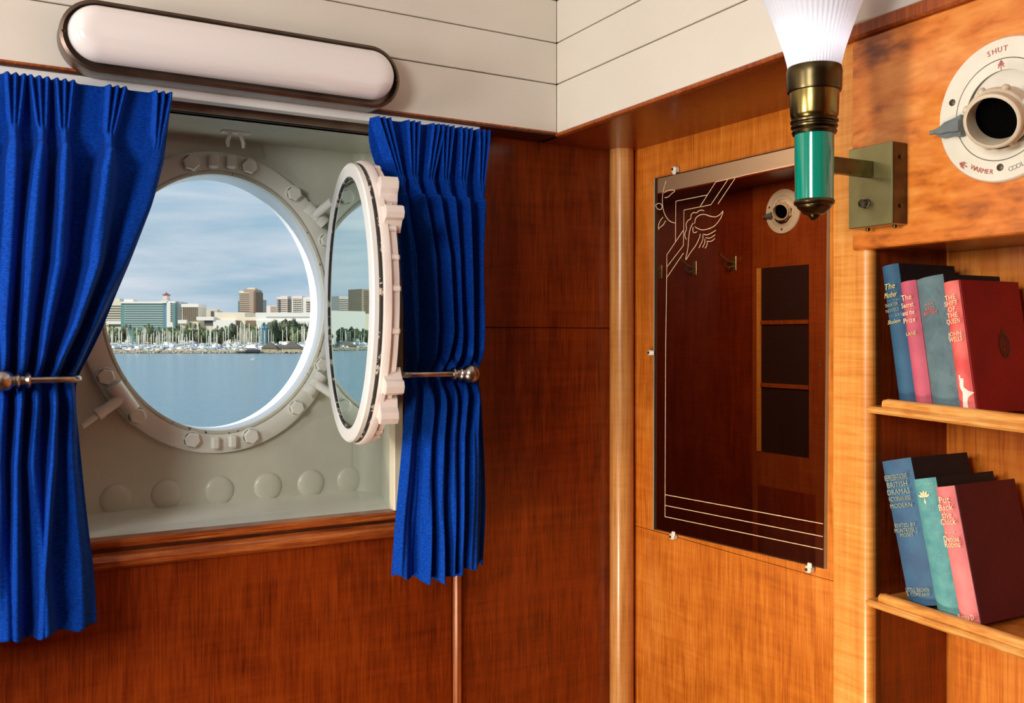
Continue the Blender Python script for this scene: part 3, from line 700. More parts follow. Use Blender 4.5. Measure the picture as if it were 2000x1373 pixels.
# ------------------------------------------------------------------ curtain holdbacks
def holdback(uA, uB, v, label, direction):
    """uA hook end, uB ball; direction +1 ball to the right"""
    Yr = 1.655; z = onY((uA + uB) / 2, v, Yr).z
    xa = onY(uA, v, Yr).x; xb = onY(uB, v, Yr).x; s_ = 1 if xb > xa else -1
    h = empty('curtain_holdback', (xb, Yr, z)); tag(h, label, 'curtain holdback')
    pts = [(xa + s_ * .030, Yr + .052, z), (xa + s_ * .012, Yr + .045, z), (xa + s_ * .001, Yr + .030, z), (xa + s_ * .002, Yr + .014, z), (xa + s_ * .014, Yr + .003, z), (xa + s_ * .035, Yr, z), (xb - s_ * .034, Yr, z)]
    P = []
    for i in range(len(pts) - 1):      # light smoothing of the bend
        a = Vector(pts[i]); b = Vector(pts[i + 1]); P += [a, (a + b) / 2]
    P.append(Vector(pts[-1]))
    P = [P[0]] + [(P[i - 1] + P[i] * 2 + P[i + 1]) / 4 for i in range(1, len(P) - 1)] + [P[-1]]
    MB().tube(P, .0057, 14).build('arm', pewter, h)
    prof = [(.006, 0), (.0115, .001), (.013, .004), (.0105, .007), (.008, .010), (.0085, .014), (.012, .016), (.0135, .019), (.010, .022), (.009, .0235)]
    c0 = .0265 + .0145
    prof += [(.0185 * math.sin(R(a_)), c0 - .0185 * math.cos(R(a_))) for a_ in range(30, 181, 10)]
    MB().lathe(prof, (xb - s_ * .040, Yr, z), (s_, 0, 0), 32).build('ball_finial', pewter, h)
    MB().tube([(xb - s_ * .028, Yr, z), (xb - s_ * .028, YA, z)], .006, 12).build('wall_post', pewter, h)
holdback(793, 918, 731, 'pewter curtain holdback with ball end around the right curtain', 1)
holdback(158, 4, 742, 'pewter curtain holdback around the left curtain, ball at the photo edge', -1)

# ------------------------------------------------------------------ books
def cloth_m(name, col, col2, rough=.7):
    return mat(name, col, rough, var=(22, col2), bump=(260, .5, .0008))
def book(TL, BL, TR, BR, ds, dep, shf, cmat, bmat, label, title=(), flare=.0):
    aT, zT = onU(*TL, ds); aB, zB = onU(*BL, ds); aT2, zT2 = onU(*TR, ds); aB2, zB2 = onU(*BR, ds)
    up = Vector((aT - aB, zT - zB)).normalized(); ac = Vector((up.y, -up.x))
    w_ = (Vector((aT2 - aT, zT2 - zT)).dot(ac) + Vector((aB2 - aB, zB2 - zB)).dot(ac)) / 2
    o = Vector((aB, zB)); zf, th = shf
    # slide down its own lean until the lowest corner stands on the shelf board
    for _ in range(6):
        low = min((o.y - zf(o.x) - th), ((o + ac * w_).y - zf((o + ac * w_).x) - th)); o = o - up * (low / up.y)
    h_ = (Vector((aT, zT)) - o).dot(up)
    G = lambda x, y, d: U(o.x + ac.x * x + up.x * y, ds + d, o.y + ac.y * x + up.y * y)
    bk = empty('book', tuple(G(w_ / 2, 0, dep / 2))); tag(bk, label, 'book')
    t = .0024; pf = [(0, dep)]
    N = 8
    for k in range(N + 1):
        x = w_ * k / N; pf.append((x, .007 - .007 * math.sin(math.pi * k / N) ** .8))
    pf += [(w_, dep), (w_ - t, dep), (w_ - t, .009), (t, .009), (t, dep)]
    b = MB(); b.prism(pf, lambda x, d, h: G(x, h, d), 0, h_)
    ob = b.build('cover', [cmat, bmat], bk)
    for p in ob.data.polygons:           # boards: second cloth tone
        pass
    MB().box((t, .003, .009), (w_ - t, h_ - .003, dep - .004), fr=G).build('pages', paper, bk)
    # joint groove in the near board
    MB().box((w_ - .0002, 0, .0095), (w_ + .0004, h_, .011), fr=G).build('board_joint', cmat, bk)
    ex = (G(1, 0, 0) - G(0, 0, 0)); ey = G(0, 1, 0) - G(0, 0, 0); en = -NU
    for item in title:
        if item[0] == 'line':
            _, y, mt, th_ = item
            b = MB()
            for k in range(N):
                xs = [w_ * (k + j) / N for j in (0, 1)]
                dd = [.007 - .007 * math.sin(math.pi * (k + j) / N) ** .8 - .0004 for j in (0, 1)]
                if k in (0, N - 1): continue
                b.quad(G(xs[0], y * h_, dd[0]), G(xs[1], y * h_, dd[1]), G(xs[1], y * h_ + th_, dd[1]), G(xs[0], y * h_ + th_, dd[0]))
            b.build('gilt_line', mt, bk)
        else:
            s_, y, size, mt = item[:4]
            text(s_, size * .98, G(w_ * .5, y * h_, .0012), ex, ey, en, mt, bk, maxw=w_ * .78, lift=.0026, shear=item[4] if len(item) > 4 else 0)
    return bk, G, w_, h_
c_blue = cloth_m('navy_cloth', lin(44, 92, 124), lin(34, 74, 104)); c_bk = cloth_m('near_black_cloth', lin(26, 26, 32), lin(18, 18, 24))
c_pink = cloth_m('rose_cloth', lin(200, 92, 112), lin(178, 76, 98)); c_grey = cloth_m('grey_blue_cloth', lin(88, 112, 118), lin(66, 92, 104))
c_red = cloth_m('red_cloth', lin(150, 18, 24), lin(132, 12, 18)); c_teal = cloth_m('teal_cloth', lin(76, 142, 142), lin(56, 120, 128)); c_mar = cloth_m('maroon_cloth', lin(90, 20, 32), lin(76, 16, 28))  # red and maroon darkened: shade on the cover boards put into the cloth
c_bl2 = cloth_m('steel_blue_cloth', lin(52, 84, 118), lin(60, 108, 140)); c_pk2 = cloth_m('faded_pink_cloth', lin(226, 132, 130), lin(206, 104, 106)); c_rs = cloth_m('sun_faded_red_spine', lin(214, 76, 72), lin(240, 130, 120))
def spine_wrap(G, w_, h_, mt, bk, name='spine', x1=None):
    b = MB(); N = 10; x1 = x1 or w_; L_ = []
    for k in range(N + 1):
        x = -.0003 + (x1 + .0006) * k / N; kk = min(1, max(0, x / w_)); L_.append((x, .0066 - .007 * math.sin(math.pi * kk) ** .8))
    vs = [G(x, .0002, d) for x, d in L_] + [G(x, h_ - .0002, d) for x, d in L_]; n = len(L_)
    b.add(vs, [(i, i + 1, n + i + 1, n + i) for i in range(n - 1)], True); return b.build(name, mt, bk)
# upper shelf, left to right
bk, G, w_, h_ = book((1717, 522), (1751, 782), (1751, 517), (1782, 785), .022, .125, sh1, c_bk, c_blue, 'navy blue book with gilt script title, far left on the upper shelf',
     [('The', .845, .012, gilt, .3), ('Mother', .785, .011, gilt, .3), ('line', .745, gilt, .0006), ('SHORTER', .715, .0068, faded), ('NOVELS', .675, .0068, faded), ('line', .635, gilt, .0006), ('line', .645, gilt, .0004), ('Sholem', .595, .008, gilt, .3)])
spine_wrap(G, w_, h_, c_blue, bk)
bk, G, w_, h_ = book((1753, 553), (1783, 785), (1783, 550), (1814, 789), .020, .120, sh1, c_pink, c_pink, 'slim rose pink book with faded gilt title on the upper shelf',
     [('The', .87, .011, peachl), ('Secret', .81, .010, peachl), ('and the', .75, .010, peachl), ('Prize', .69, .010, peachl), ('LANE', .585, .007, gilt)])
spine_wrap(G, w_, h_, c_pink, bk)
bk, G, w_, h_ = book((1784, 547), (1816, 789), (1836, 539), (1870, 794), .020, .125, sh1, c_bk, c_grey, 'thick worn grey-blue book with crumpled spine and red flecks on the upper shelf',
     [('---', .80, .014, redl), ('AND', .755, .007, redl), ('BRITISH', .725, .006, redl)])
spine_wrap(G, w_, h_, mat('crumpled_grey_blue', lin(96, 122, 128), .75, var=(30, lin(74, 98, 108)), bump=(70, .9, .006)), bk)
bk, G, w_, h_ = book((1837, 553), (1869, 795), (1871, 548), (1901, 799), .018, .127, sh1, c_red, c_red, 'crimson book with faded spine and dark emblem on its cover, upper shelf',
     [('THE', .875, .009, peachl), ('SHIFT', .83, .009, peachl), ('OF', .785, .009, peachl), ('THE', .74, .009, peachl), ('QUEEN', .695, .009, peachl), ('JOHN', .60, .008, peachl), ('WELLS', .56, .009, peachl)])
spine_wrap(G, w_, h_, c_rs, bk, x1=w_ * .93)
# torn white patch at the foot of its spine
b = MB(); pt = [(.38, .05), (.48, .16), (.34, .21), (.40, .27), (.62, .265), (.58, .20), (.78, .17), (.98, .155), (.74, .125), (.66, .09), (.68, .035), (.5, .02)]
for dx_, dy_, k_ in ((0, 0, 1), (.12, .115, .45)):
    vs = [G(w_ * (x * k_ + dx_ * 1.6), h_ * (y * k_ + dy_ * 1.5), .0066 - .007 * math.sin(math.pi * min(1, x * k_ + dx_ * 1.6)) ** .8 - .0006) for x, y in pt]
    b.add(vs, [tuple(range(len(vs)))])
tag(b.build('torn_patch', mat('torn_paper', lin(252, 226, 214), .8), bk), 'torn white paper patch')
# oval emblem on the near cover
ex = G(0, 0, 1) - G(0, 0, 0); ey = G(0, 1, 0) - G(0, 0, 0); en = (G(1, 0, 0) - G(0, 0, 0)).normalized(); cen = G(w_, h_ * .505, .078)
embm = mat('dark_emblem', lin(52, 28, 12), .5)
b = MB(); b.ring(lambda a, c, h: cen + ex * a + ey * c + en * h, [(.0115, .018, .0006), (.0095, .0155, .0009)], n=24, cyc=False)
for k in range(10):
    a_ = R(36 * k); b.add([cen + ex * (.004 * math.cos(a_)) + ey * (.007 * math.sin(a_)) + en * .0007, cen + ex * (.009 * math.cos(a_ + .25)) + ey * (.014 * math.sin(a_ + .25)) + en * .0007, cen + ex * (.009 * math.cos(a_ - .25)) + ey * (.014 * math.sin(a_ - .25)) + en * .0007], [(0, 1, 2)])
b.add([cen + ey * .024 + en * .0007, cen + ex * .003 + ey * .018 + en * .0007, cen - ex * .003 + ey * .018 + en * .0007], [(0, 1, 2)]); b.lathe([(.0035, .0003), (.003, .0009), (.0001, .0009)], cen, en, 12)
b.build('emblem', embm, bk)
# lower shelf
bk, G, w_, h_ = book((1717, 902), (1768, 1170), (1778, 899), (1825, 1189), .022, .1256, sh2, c_bk, c_bl2, 'thick steel blue book of drama lettered in faded capitals, lower shelf left',
     [('REPRESENTATIVE', .875, .0115, faded), ('BRITISH', .825, .0105, faded), ('DRAMAS', .775, .0105, faded), ('VICTORIAN AND', .727, .009, faded), ('MODERN', .68, .009, faded), ('EDITED BY', .545, .0075, faded), ('MONTROSE J.', .51, .0085, faded), ('MOSES', .478, .0075, faded), ('LITTLE, BROWN', .105, .0085, faded), ('& COMPANY', .075, .007, faded)])
spine_wrap(G, w_, h_, c_bl2, bk)
bk, G, w_, h_ = book((1778, 937), (1825, 1190), (1826, 933), (1867, 1203), .019, .127, sh2, c_bk, c_teal, 'teal book with ornamental banded spine, middle of the lower shelf',
     [('line', .955, gilt, .0005), ('line', .78, faded, .0007), ('line', .765, faded, .0007), ('line', .70, faded, .0005), ('line', .60, faded, .0006), ('line', .43, faded, .0006), ('line', .41, faded, .0006), ('line', .30, faded, .0007), ('line', .10, faded, .0007), ('line', .045, faded, .0007)])
spine_wrap(G, w_, h_, mat('banded_teal', lin(96, 160, 156), .7, var=(60, lin(70, 138, 144)), bump=(90, .8, .003)), bk)
b = MB(); cz = G(w_ * .5, h_ * .86, -.0008); ex = G(1, 0, 0) - G(0, 0, 0); ey = G(0, 1, 0) - G(0, 0, 0)
for k, a_ in enumerate((20, 55, 90, 125, 160, 270)):
    d_ = ex * math.cos(R(a_)) + ey * math.sin(R(a_)); n_ = ex * -math.sin(R(a_)) + ey * math.cos(R(a_)); b.add([cz, cz + d_ * .006 + n_ * .0016, cz + d_ * .010, cz + d_ * .006 - n_ * .0016], [(0, 1, 2, 3)])
b.build('leaf_ornament', peachl, bk)
bk, G, w_, h_ = book((1822, 952), (1869, 1206), (1864, 949), (1904, 1213), .015, .130, sh2, c_mar, c_pk2, 'maroon book with faded pink spine and plain dark cover, lower shelf right',
     [('Put', .90, .0125, peachl), ('Back', .845, .0115, peachl), ('the', .79, .0115, peachl), ('Clock', .74, .0115, peachl), ('. . .', .68, .012, peachl), ('Denise', .615, .0115, peachl), ('Robins', .575, .0115, peachl), ('Books D', .055, .0095, peachl)])
spine_wrap(G, w_, h_, c_pk2, bk, x1=w_ * .97)

# ------------------------------------------------------------------ punkah louvre vents
def vent(O, ex, ey, en, k, label, parent=None, full=True):
    """O centre on the wall, ex right, ey up, en out of the wall"""
    O, ex, ey, en = map(Vector, (O, ex, ey, en))
    fr = lambda a, b, h: O + ex * a * k + ey * b * k + en * h * k
    if parent is None:
        ro = empty('air_vent', tuple(O)); tag(ro, label, 'vent')
    else: ro = parent
    Rr = .0871
    def disc(prof, name, mt, n=72):
        b = MB(); b.ring(fr, [(r, r, h) for r, h in prof], n=n, cyc=False); return b.build(name, mt, ro)
    disc([(Rr, 0), (Rr, .004), (Rr - .002, .0065), (.0618, .0072), (.0614, .0066)], 'face_ring', ventw)
    disc([(.0618, .0060), (.0600, .0060)], 'engraved_circle', vline)
    disc([(.0606, .0066), (.0600, .0072), (.0475, .0074), (.0470, .006)], 'inner_ring', ventw)
    disc([(.0472, .0064), (.0456, .0050)], 'shadow_gap', vline)
    # swivelling ball with nozzle
    c0 = fr(.004, .006, -.012)
    mth = NOZ(fr) if full else fr(.030, -.009, .050)
    ax = (mth - c0).normalized(); ln = (mth - c0).length
    b = MB(); prof = [(.0462 * k * math.cos(R(a_)), .017 * k * math.sin(R(a_))) for a_ in range(0, 91, 6)]
    b.lathe(prof, fr(.002, .002, .002), en, 48); b.build('ball', ventw, ro)
    rk = .0315 * k
    b = MB(); b.lathe([(rk * .96, ln * .35), (rk, ln - .024 * k), (rk * 1.12, ln - .022 * k), (rk * 1.12, ln - .014 * k), (rk * 1.03, ln - .012 * k), (rk * 1.03, ln - .001 * k), (rk * .99, ln), (rk * .90, ln), (rk * .87, ln - .004 * k), (rk * .86, ln - .045 * k)], c0, ax, 48); b.build('nozzle', ventn, ro)
    b = MB(); b.lathe([(rk * .87, ln - .024 * k), (.0001, ln - .024 * k)], c0, ax, 32); b.build('duct_shade_disc', black, ro)  # black disc set inside the nozzle, standing for the shade there
    e1 = ax.cross(ey).normalized(); e2 = ax.cross(e1)
    for q in range(8):
        a_ = R(45 * q + 20); p = c0 + ax * (ln - .018 * k) + (e1 * math.cos(a_) + e2 * math.sin(a_)) * rk * 1.12
        MB().lathe([(.0052 * k, -.003 * k), (.0048 * k, .003 * k), (.0030 * k, .0045 * k), (.0001, .0045 * k)], p, (e1 * math.cos(a_) + e2 * math.sin(a_)), 10).build('grip_knob', ventn, ro)
    # grey lever on the left
    pf = [(-.0840, .0025), (-.078, .004), (-.070, .0090), (-.058, .0115), (-.050, .0135), (-.047, .0145), (-.047, -.0115), (-.052, -.012), (-.062, -.0090), (-.074, -.0095), (-.080, -.006), (-.084, -.0015)]
    b = MB(); b.prism([(x, y - .012) for x, y in pf], fr, .008, .018); b.prism([(x * .98 - .001, y * .55 - .012) for x, y in pf], fr, .018, .023); b.build('lever', lever, ro)
    b = MB(); b.tube([fr(-.080, -.0125, .016), fr(-.0905, -.0125, .018)], .0028 * k, 10); b.build('lever_pin', lever, ro)
    for x, y in [(-.0665, .0225), (-.0015, -.0695), (.068, .0225)]:
        b = MB(); b.lathe([(.0044 * k, 0), (.0042 * k, .0012 * k), (.0025 * k, .0018 * k), (.0001, .0018 * k)], fr(x, y, .0068), en, 14); b.build('screw', screw, ro)
    def arc_text(s_, r, a0, da, size, mt, name, flip=False):
        B_ = MB()
        for i, ch in enumerate(s_):
            a_ = R(a0 + da * i); p = fr(r * math.cos(a_), r * math.sin(a_), .0070)
            rad = ex * math.cos(a_) + ey * math.sin(a_); tan = -ex * math.sin(a_) + ey * math.cos(a_)
            tx, ty = (tan, -rad) if flip else (-tan, rad)
            t_ = text(ch, size * k, p, tx, ty, en, mt, 'raw')
            b0 = len(B_.v); B_.v += t_.v; B_.f += [[i_ + b0 for i_ in f] for f in t_.f]; B_.sm += t_.sm
        B_.build(name, mt, ro)
    if full:
        arc_text('SHUT', .0722, 103.0, -5.8, .0092, vred, 'lettering')
        arc_text('WARMER', .0745, 240, 4.0, .0082, vred, 'lettering', True)
        arc_text('COOLER', .0745, 279, 4.0, .0082, vgrey, 'lettering', True)
        def arrow(x0, y0, x1, y1, mt):
            d_ = Vector((x1 - x0, y1 - y0)); l = d_.length; d_.normalize(); n_ = Vector((-d_.y, d_.x)); b = MB(); wd = .0006
            def bar(p, q):
                e_ = (q - p).normalized(); m_ = Vector((-e_.y, e_.x)) * wd
                b.add([fr(*(p + m_), .0078), fr(*(p - m_), .0078), fr(*(q - m_), .0078), fr(*(q + m_), .0078)], [(0, 1, 2, 3)])
            t_ = Vector((x1, y1)); bar(Vector((x0, y0)), t_); hl = min(.0055, l * .5)
            bar(t_, t_ - d_ * hl + n_ * hl * .7); bar(t_, t_ - d_ * hl - n_ * hl * .7); bar(t_ - d_ * .003, t_ - d_ * (hl + .003) + n_ * hl * .7); bar(t_ - d_ * .003, t_ - d_ * (hl + .003) - n_ * hl * .7)
            b.build('arrow', mt, ro)
        arrow(0, .0475, 0, .0588, vred); arrow(-.0455, -.0622, -.0556, -.0558, vred); arrow(.038, -.064, .050, -.0545, vgrey)
    return ro
aV, zV = onU(1963, 215, -.001); VO = U(aV, -.001, zV)
def NOZ(fr):
    a_, z_ = onU(1936, 238, -.052); return U(a_, -.052, z_)
vent(VO, EU, (0, 0, 1), -NU, 1, 'round ivory ventilation louvre lettered SHUT, WARMER, COOLER above the bookcase')

# ------------------------------------------------------------------ torch sconce
aS, _ = onU(1706, 356, -.028)
sco = empty('torch_sconce', tuple(U(aS, 0, onU(1706, 430, 0)[1]))); tag(sco, 'green and brass torch sconce with fluted white glass shade, beside the mirror', 'sconce')
a0, zt = onU(1657, 291, -.030); a1, zb = onU(1742, 437, -.030)
zt2 = onU(1742, 277, -.030)[1]; ztm = (zt + zt2) / 2; 
MB().box((a0, -.030, zb), (a1, -.001, ztm), fr=U, bev=.001).build('back_plate', brass_p, sco)
MB().box((a0 + .001, -.028, zb + .001), (a1 + .0012, -.001, ztm - .001), fr=U, bev=.0008).build('plate_side', brass_d, sco)  # darker brass puts the side face's shade into its colour
for a_, d_, z_ in [(a1 + .001, -.015, ztm - .02), (a1 + .001, -.015, zb + .025)]:
    MB().lathe([(.0025, 0), (.0025, .002), (.0001, .0025)], U(a_, d_, z_), EU, 10).build('screw', brass_d, sco)
for a_ in (a0 + .018, a1 - .010):
    MB().lathe([(.003, 0), (.003, .003), (.0001, .004)], U(a_, -.012, zb), (0, 0, -1), 10).build('screw', brass_d, sco)
ak, zk = onU(1693, 398, -.030)
MB().lathe([(.0068, 0), (.0068, .002), (.0045, .003), (.0045, .007), (.0055, .0075), (.0055, .011), (.002, .0125), (.0001, .0125)], U(ak, -.030, zk), -NU, 16).build('switch_knob', screw, sco)
# arm from plate to torch
aA, zA1 = onU(1700, 316, -.030); _, zA0 = onU(1700, 347, -.030)
TX = 1.4
q = ray(1590, 320); pA = U(aA, -.030, 0)       # torch axis: along the plate normal in front of the plate
# solve for point pA - NU*s whose pixel column is u=1590
best = min(range(20, 260), key=lambda k: abs(((lambda p: 1000 + F * (p.dot(RT) / p.dot(FW)))(pA - NU * k * .001)) - 1590)); T0 = pA - NU * best * .001
tT = T0.dot(FW); ppm = F / tT
zv = lambda v: (660 - v) / ppm
MB().box((aA - .005, -.030 - best * .001 + .010, zA0), (aA + .005, -.030, zA1), fr=U, bev=.0008).build('arm', brass_d, sco)
def lat(prof, name, mt, rib=None, n=48):
    b = MB(); b.lathe([(hw / ppm, zv(v)) for v, hw in prof], (T0.x, T0.y, 0), (0, 0, 1), n, rib=rib); return b.build(name, mt, sco)
lat([(431, .1), (429, 6), (424, 10), (420, 12), (418, 20), (412, 25), (408, 30), (404, 33), (402, 33), (400, 37), (396, 39), (392, 38), (390, 36)], 'finial', brass_d)
lat([(392, 36.5), (262, 37.5)], 'green_barrel', green)
lat([(264, 37.5), (263, 41), (258, 43), (254, 41), (252, 40), (250, 44), (247, 44.5), (244, 41), (242, 41), (240, 45), (237, 45.5), (234, 42), (232, 41.5)], 'ring_collar', brass_d)
lat([(233, 42), (230, 44), (225, 45.5), (190, 47), (180, 47.5), (178, 50)], 'lower_cup', brass)
lat([(182, 46), (180, 51), (174, 52), (150, 52.5), (146, 53), (140, 52.5), (133, 51), (132, 47), (150, 40)], 'upper_cup', brass_d)
rib = lambda a_: .010 * math.cos(a_ * 52)
b = MB(); b.lathe([(hw / ppm, zv(v)) for v, hw in [(150, 46), (134, 49.5), (120, 52), (100, 57), (80, 63.5), (55, 72), (30, 81), (5, 91), (-25, 104), (-50, 116), (-60, 122), (-62, 122), (-58, 118), (-25, 101), (30, 79), (80, 61.5), (134, 47.5)]], (T0.x, T0.y, 0), (0, 0, 1), 416, rib=rib)
b.build('glass_shade', shade, sco)
pl_ = bpy.data.lights.new('sconce_bulb', 'POINT'); pl_.energy = .07; pl_.shadow_soft_size = .02; pl_.color = (1, .93, .82)
po_ = bpy.data.objects.new('sconce_bulb', pl_); C.objects.link(po_); po_.location = (T0.x, T0.y, zv(70) + EZ)

# ------------------------------------------------------------------ etched mirror: see-through plate, its reflection built behind
mir = empty('etched_mirror', (XB, (my0 + my1) / 2, MQ[3].z)); tag(mir, 'tall frameless peach-tinted mirror with etched lily corner, on the wooden wall', 'mirror')
pq = [Vector((XB - .008, p.y, p.z)) for p in MQ]; pq2 = [Vector((XB + .001, p.y, p.z)) for p in MQ]
b = MB(); b.add([Vector((XB - .007, p.y, p.z)) for p in MQ], [(0, 1, 2, 3)]); b.build('plate', pane, mir)
b = MB()
for i in range(4):
    j = (i + 1) % 4; b.quad(pq[i], pq[j], pq2[j], pq2[i])
b.quad(pq[0], pq[3], pq[3] - Vector((0, .0035, 0)), pq[0] - Vector((0, .0035, 0)))
b.build('glass_edge', edgeg, mir)
XE = XB - .0082
def pix(pts, s_, ox, oy): return [(ox + x / s_, oy + y / s_) for x, y in pts]
def catm(pts, k=5):
    if len(pts) < 3: return pts
    out = []
    for i in range(len(pts) - 1):
        p0 = pts[max(0, i - 1)]; p1 = pts[i]; p2 = pts[i + 1]; p3 = pts[min(len(pts) - 1, i + 2)]
        for j in range(k):
            t = j / k; out.append(tuple(.5 * ((2 * b) + (-a + c) * t + (2 * a - 5 * b + 4 * c - d) * t * t + (-a + 3 * b - 3 * c + d) * t ** 3) for a, b, c, d in zip(p0, p1, p2, p3)))
    return out + [pts[-1]]
lines = MB(); flower = MB()
def draw(b, pts, w_=.00125):
    P = [onX(u, v, XE) for u, v in pts]; vs = []
    for i, p in enumerate(P):
        t = (P[min(i + 1, len(P) - 1)] - P[max(0, i - 1)]).normalized(); nn = Vector((0, -t.z, t.y)) * w_ / 2 * 1.0
        vs += [p + nn, p - nn, p + nn + Vector((.0006, 0, 0)), p - nn + Vector((.0006, 0, 0))]
    fs = []
    for i in range(len(P) - 1):
        q = 4 * i; fs += [(q, q + 1, q + 5, q + 4), (q + 2, q + 6, q + 7, q + 3), (q, q + 4, q + 6, q + 2), (q + 1, q + 3, q + 7, q + 5)]
    b.add(vs, fs)
K = 7.228
for pts in [[(1301, 95), (925, 182), (705, 525)], [(1095, 150), (855, 505), (475, 580), (467, 1080), (232, 1385)], [(1198, 130), (955, 493)], [(800, 368), (360, 455), (355, 1035)], [(463, 870), (232, 1213), (232, 1500)]]:
    draw(lines, pix(pts, K, 1270, 330))
for pts in [[(1449, 343), (1612, 307)], [(1302, 530), (1300, 680), (1298.6, 1009)], [(1334.8, 494), (1302.7, 541.5)], [(1298.6, 966), (1607, 1023)], [(1298.6, 987), (1607, 1048)], [(1298.6, 1009), (1607, 1073)]]:
    draw(lines, pts)
lines.build('etched_border', etch, mir)
for pts in [[(225, 170), (185, 300), (170, 450), (190, 600), (240, 700), (290, 745), (350, 762)], [(195, 335), (250, 305), (330, 298), (345, 312), (300, 350), (250, 395), (200, 405)],
            [(75, 510), (110, 487), (150, 495), (165, 530), (150, 570), (115, 570), (85, 540), (75, 510)], [(180, 680), (140, 730), (115, 800), (120, 860)], [(120, 835), (180, 790), (215, 730)],
            [(625, 770), (640, 700), (690, 655), (760, 640), (840, 665), (920, 675), (980, 645), (1025, 595), (1000, 680), (930, 780), (850, 835), (740, 860), (670, 840), (630, 815)],
            [(760, 590), (720, 580), (680, 595), (650, 620), (610, 615), (575, 650), (570, 700), (530, 730), (505, 780), (510, 850), (490, 900), (490, 960), (510, 995)],
            [(605, 760), (565, 840), (545, 950), (530, 1120), (500, 1280), (560, 1190), (640, 1080), (690, 980), (705, 915)], [(605, 820), (600, 860), (615, 900), (660, 885)],
            [(750, 920), (800, 930), (860, 905), (925, 865)], [(780, 970), (840, 975), (915, 930)], [(800, 1020), (860, 1020), (910, 980)], [(740, 925), (740, 1000), (685, 1115)], [(770, 985), (765, 1050), (735, 1110)], [(800, 1030), (800, 1070), (775, 1120)]]:
    draw(flower, catm(pix(pts, K, 1270, 330)), .0013)
flower.build('etched_lily', etch, mir)
for i, (u, v, where) in enumerate([(1318, 331, 'top left of the mirror'), (1271, 689, 'halfway down the left edge of the mirror'), (1314, 1048, 'under the left end of the mirror'), (1580, 1112, 'under the right end of the mirror')]):
    p = onX(u, v, XB - .010)
    b = MB(); b.box((XB - .016, p.y - .007, p.z - .006), (XB - .0005, p.y + .007, p.z + .006), bev=.003)
    sy = -1 if i in (1,) else 0
    vdir = {0: (0, -.006), 1: (-.008, 0), 2: (-.004, .007), 3: (-.003, .008)}[i]
    b.box((XB - .0135, p.y - .005 + vdir[0], p.z - .005 + vdir[1]), (XB - .009, p.y + .005 + vdir[0], p.z + .005 + vdir[1]), bev=.0015)
    o = b.build('mirror_clip', clipw); tag(o, 'small white plastic clip ' + where, 'clip', 'clips holding the mirror')
    MB().lathe([(.0032, 0), (.0028, .001), (.0001, .0012)], (XB - .016, p.y + .001, p.z), (-1, 0, 0), 10).build('screw', screw, o)

# ------------------------------------------------------------------ panelled space added behind the clear plate, standing for the mirror's reflection
XV = 2.81
ad = empty('wall_reflection', (XV, 2.2, ZFL)); tag(ad, kind='structure')
MB().box((XV, .5, ZFL), (XV + .05, 3.62, ZC)).build('panel', W_D, ad)
xu_ = XV - .02; yu1 = onX(1470, 600, xu_).y; yo1 = onX(1487, 700, xu_).y; yo0 = onX(1580, 700, xu_).y
zo1 = onX(1487, 524, xu_).z; zo0 = onX(1487, 882, xu_).z
m = MB(); m.box((xu_, yo1, ZFL), (XV, yu1, ZC)); m.box((xu_, .6, ZFL), (XV, yo0, ZC)); m.box((xu_, yo0, zo1), (XV, yo1, ZC)); m.box((xu_, yo0, ZFL), (XV, yo1, zo0)); m.build('unit_face', W_D2, ad)
MB().box((xu_ - .004, yo1, zo0), (xu_ + .012, yo1 + .022, zo1)).build('bright_edge', W_L, ad)
m = MB(); m.box((xu_ - .001, yo1 + .001, zo0 - .002), (xu_ + .002, yo1 + .0, zo1)); 
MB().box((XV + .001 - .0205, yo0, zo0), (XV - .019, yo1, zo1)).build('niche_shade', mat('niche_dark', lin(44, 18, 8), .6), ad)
for v in (628, 750):
    z_ = onX(1495, v, xu_).z; MB().box((xu_ - .006, yo0, z_ - .012), (XV, yo1, z_ + .004)).build('shelf_board', W_D2, ad)
zd = onX(1480, 946, xu_).z; MB().box((xu_ - .004, onX(1593, 1000, xu_).y, ZFL), (xu_, onX(1481, 1000, xu_).y, zd), bev=.002).build('drawer_front', W_D, ad)
zfb = onX(1283, 378, XV - .22).z
MB().box((XV - .22, .5, zfb), (XV, 3.62, ZC)).build('frieze_board', mat('frieze_reflection', lin(206, 196, 180), .5), ad)
MB().box((XV - .222, .5, zfb - .006), (XV, 3.62, zfb)).build('soffit_board', W_D, ad)
m = MB(); m.box((XB + .06, 3.6, ZFL), (XV + .05, 3.66, ZC)); m.box((XB + .06, .5, ZFL), (XV + .05, .56, ZC)); m.box((XB + .06, .5, ZC), (XV + .05, 3.66, ZC + .05)); m.box((XB + .06, .5, ZFL - .05), (XV + .05, 3.66, ZFL)); m.build('enclosure', W_D, ad)
m = MB(); m.box((XB + .055, YA + .02, ZFL), (XB + .075, 3.62, ZC)); m.box((XB + .03, YA + .015, ZFL), (XB + .07, YA + .03, ZC)); m.build('enclosure', W_D, ad)
MB().box((XB + .045, YH + .08, ZFL), (XB + .054, 3.67, ZC)).build('enclosure_skin', recess_w, ad)  # added skin covering the made-up enclosure from outside
VC = onX(1530, 413, xu_); vent(VC, (0, -1, 0), (0, 0, 1), (-1, 0, 0), 1, 'small round ivory vent reflected in the mirror, left of the green torch barrel', full=False)
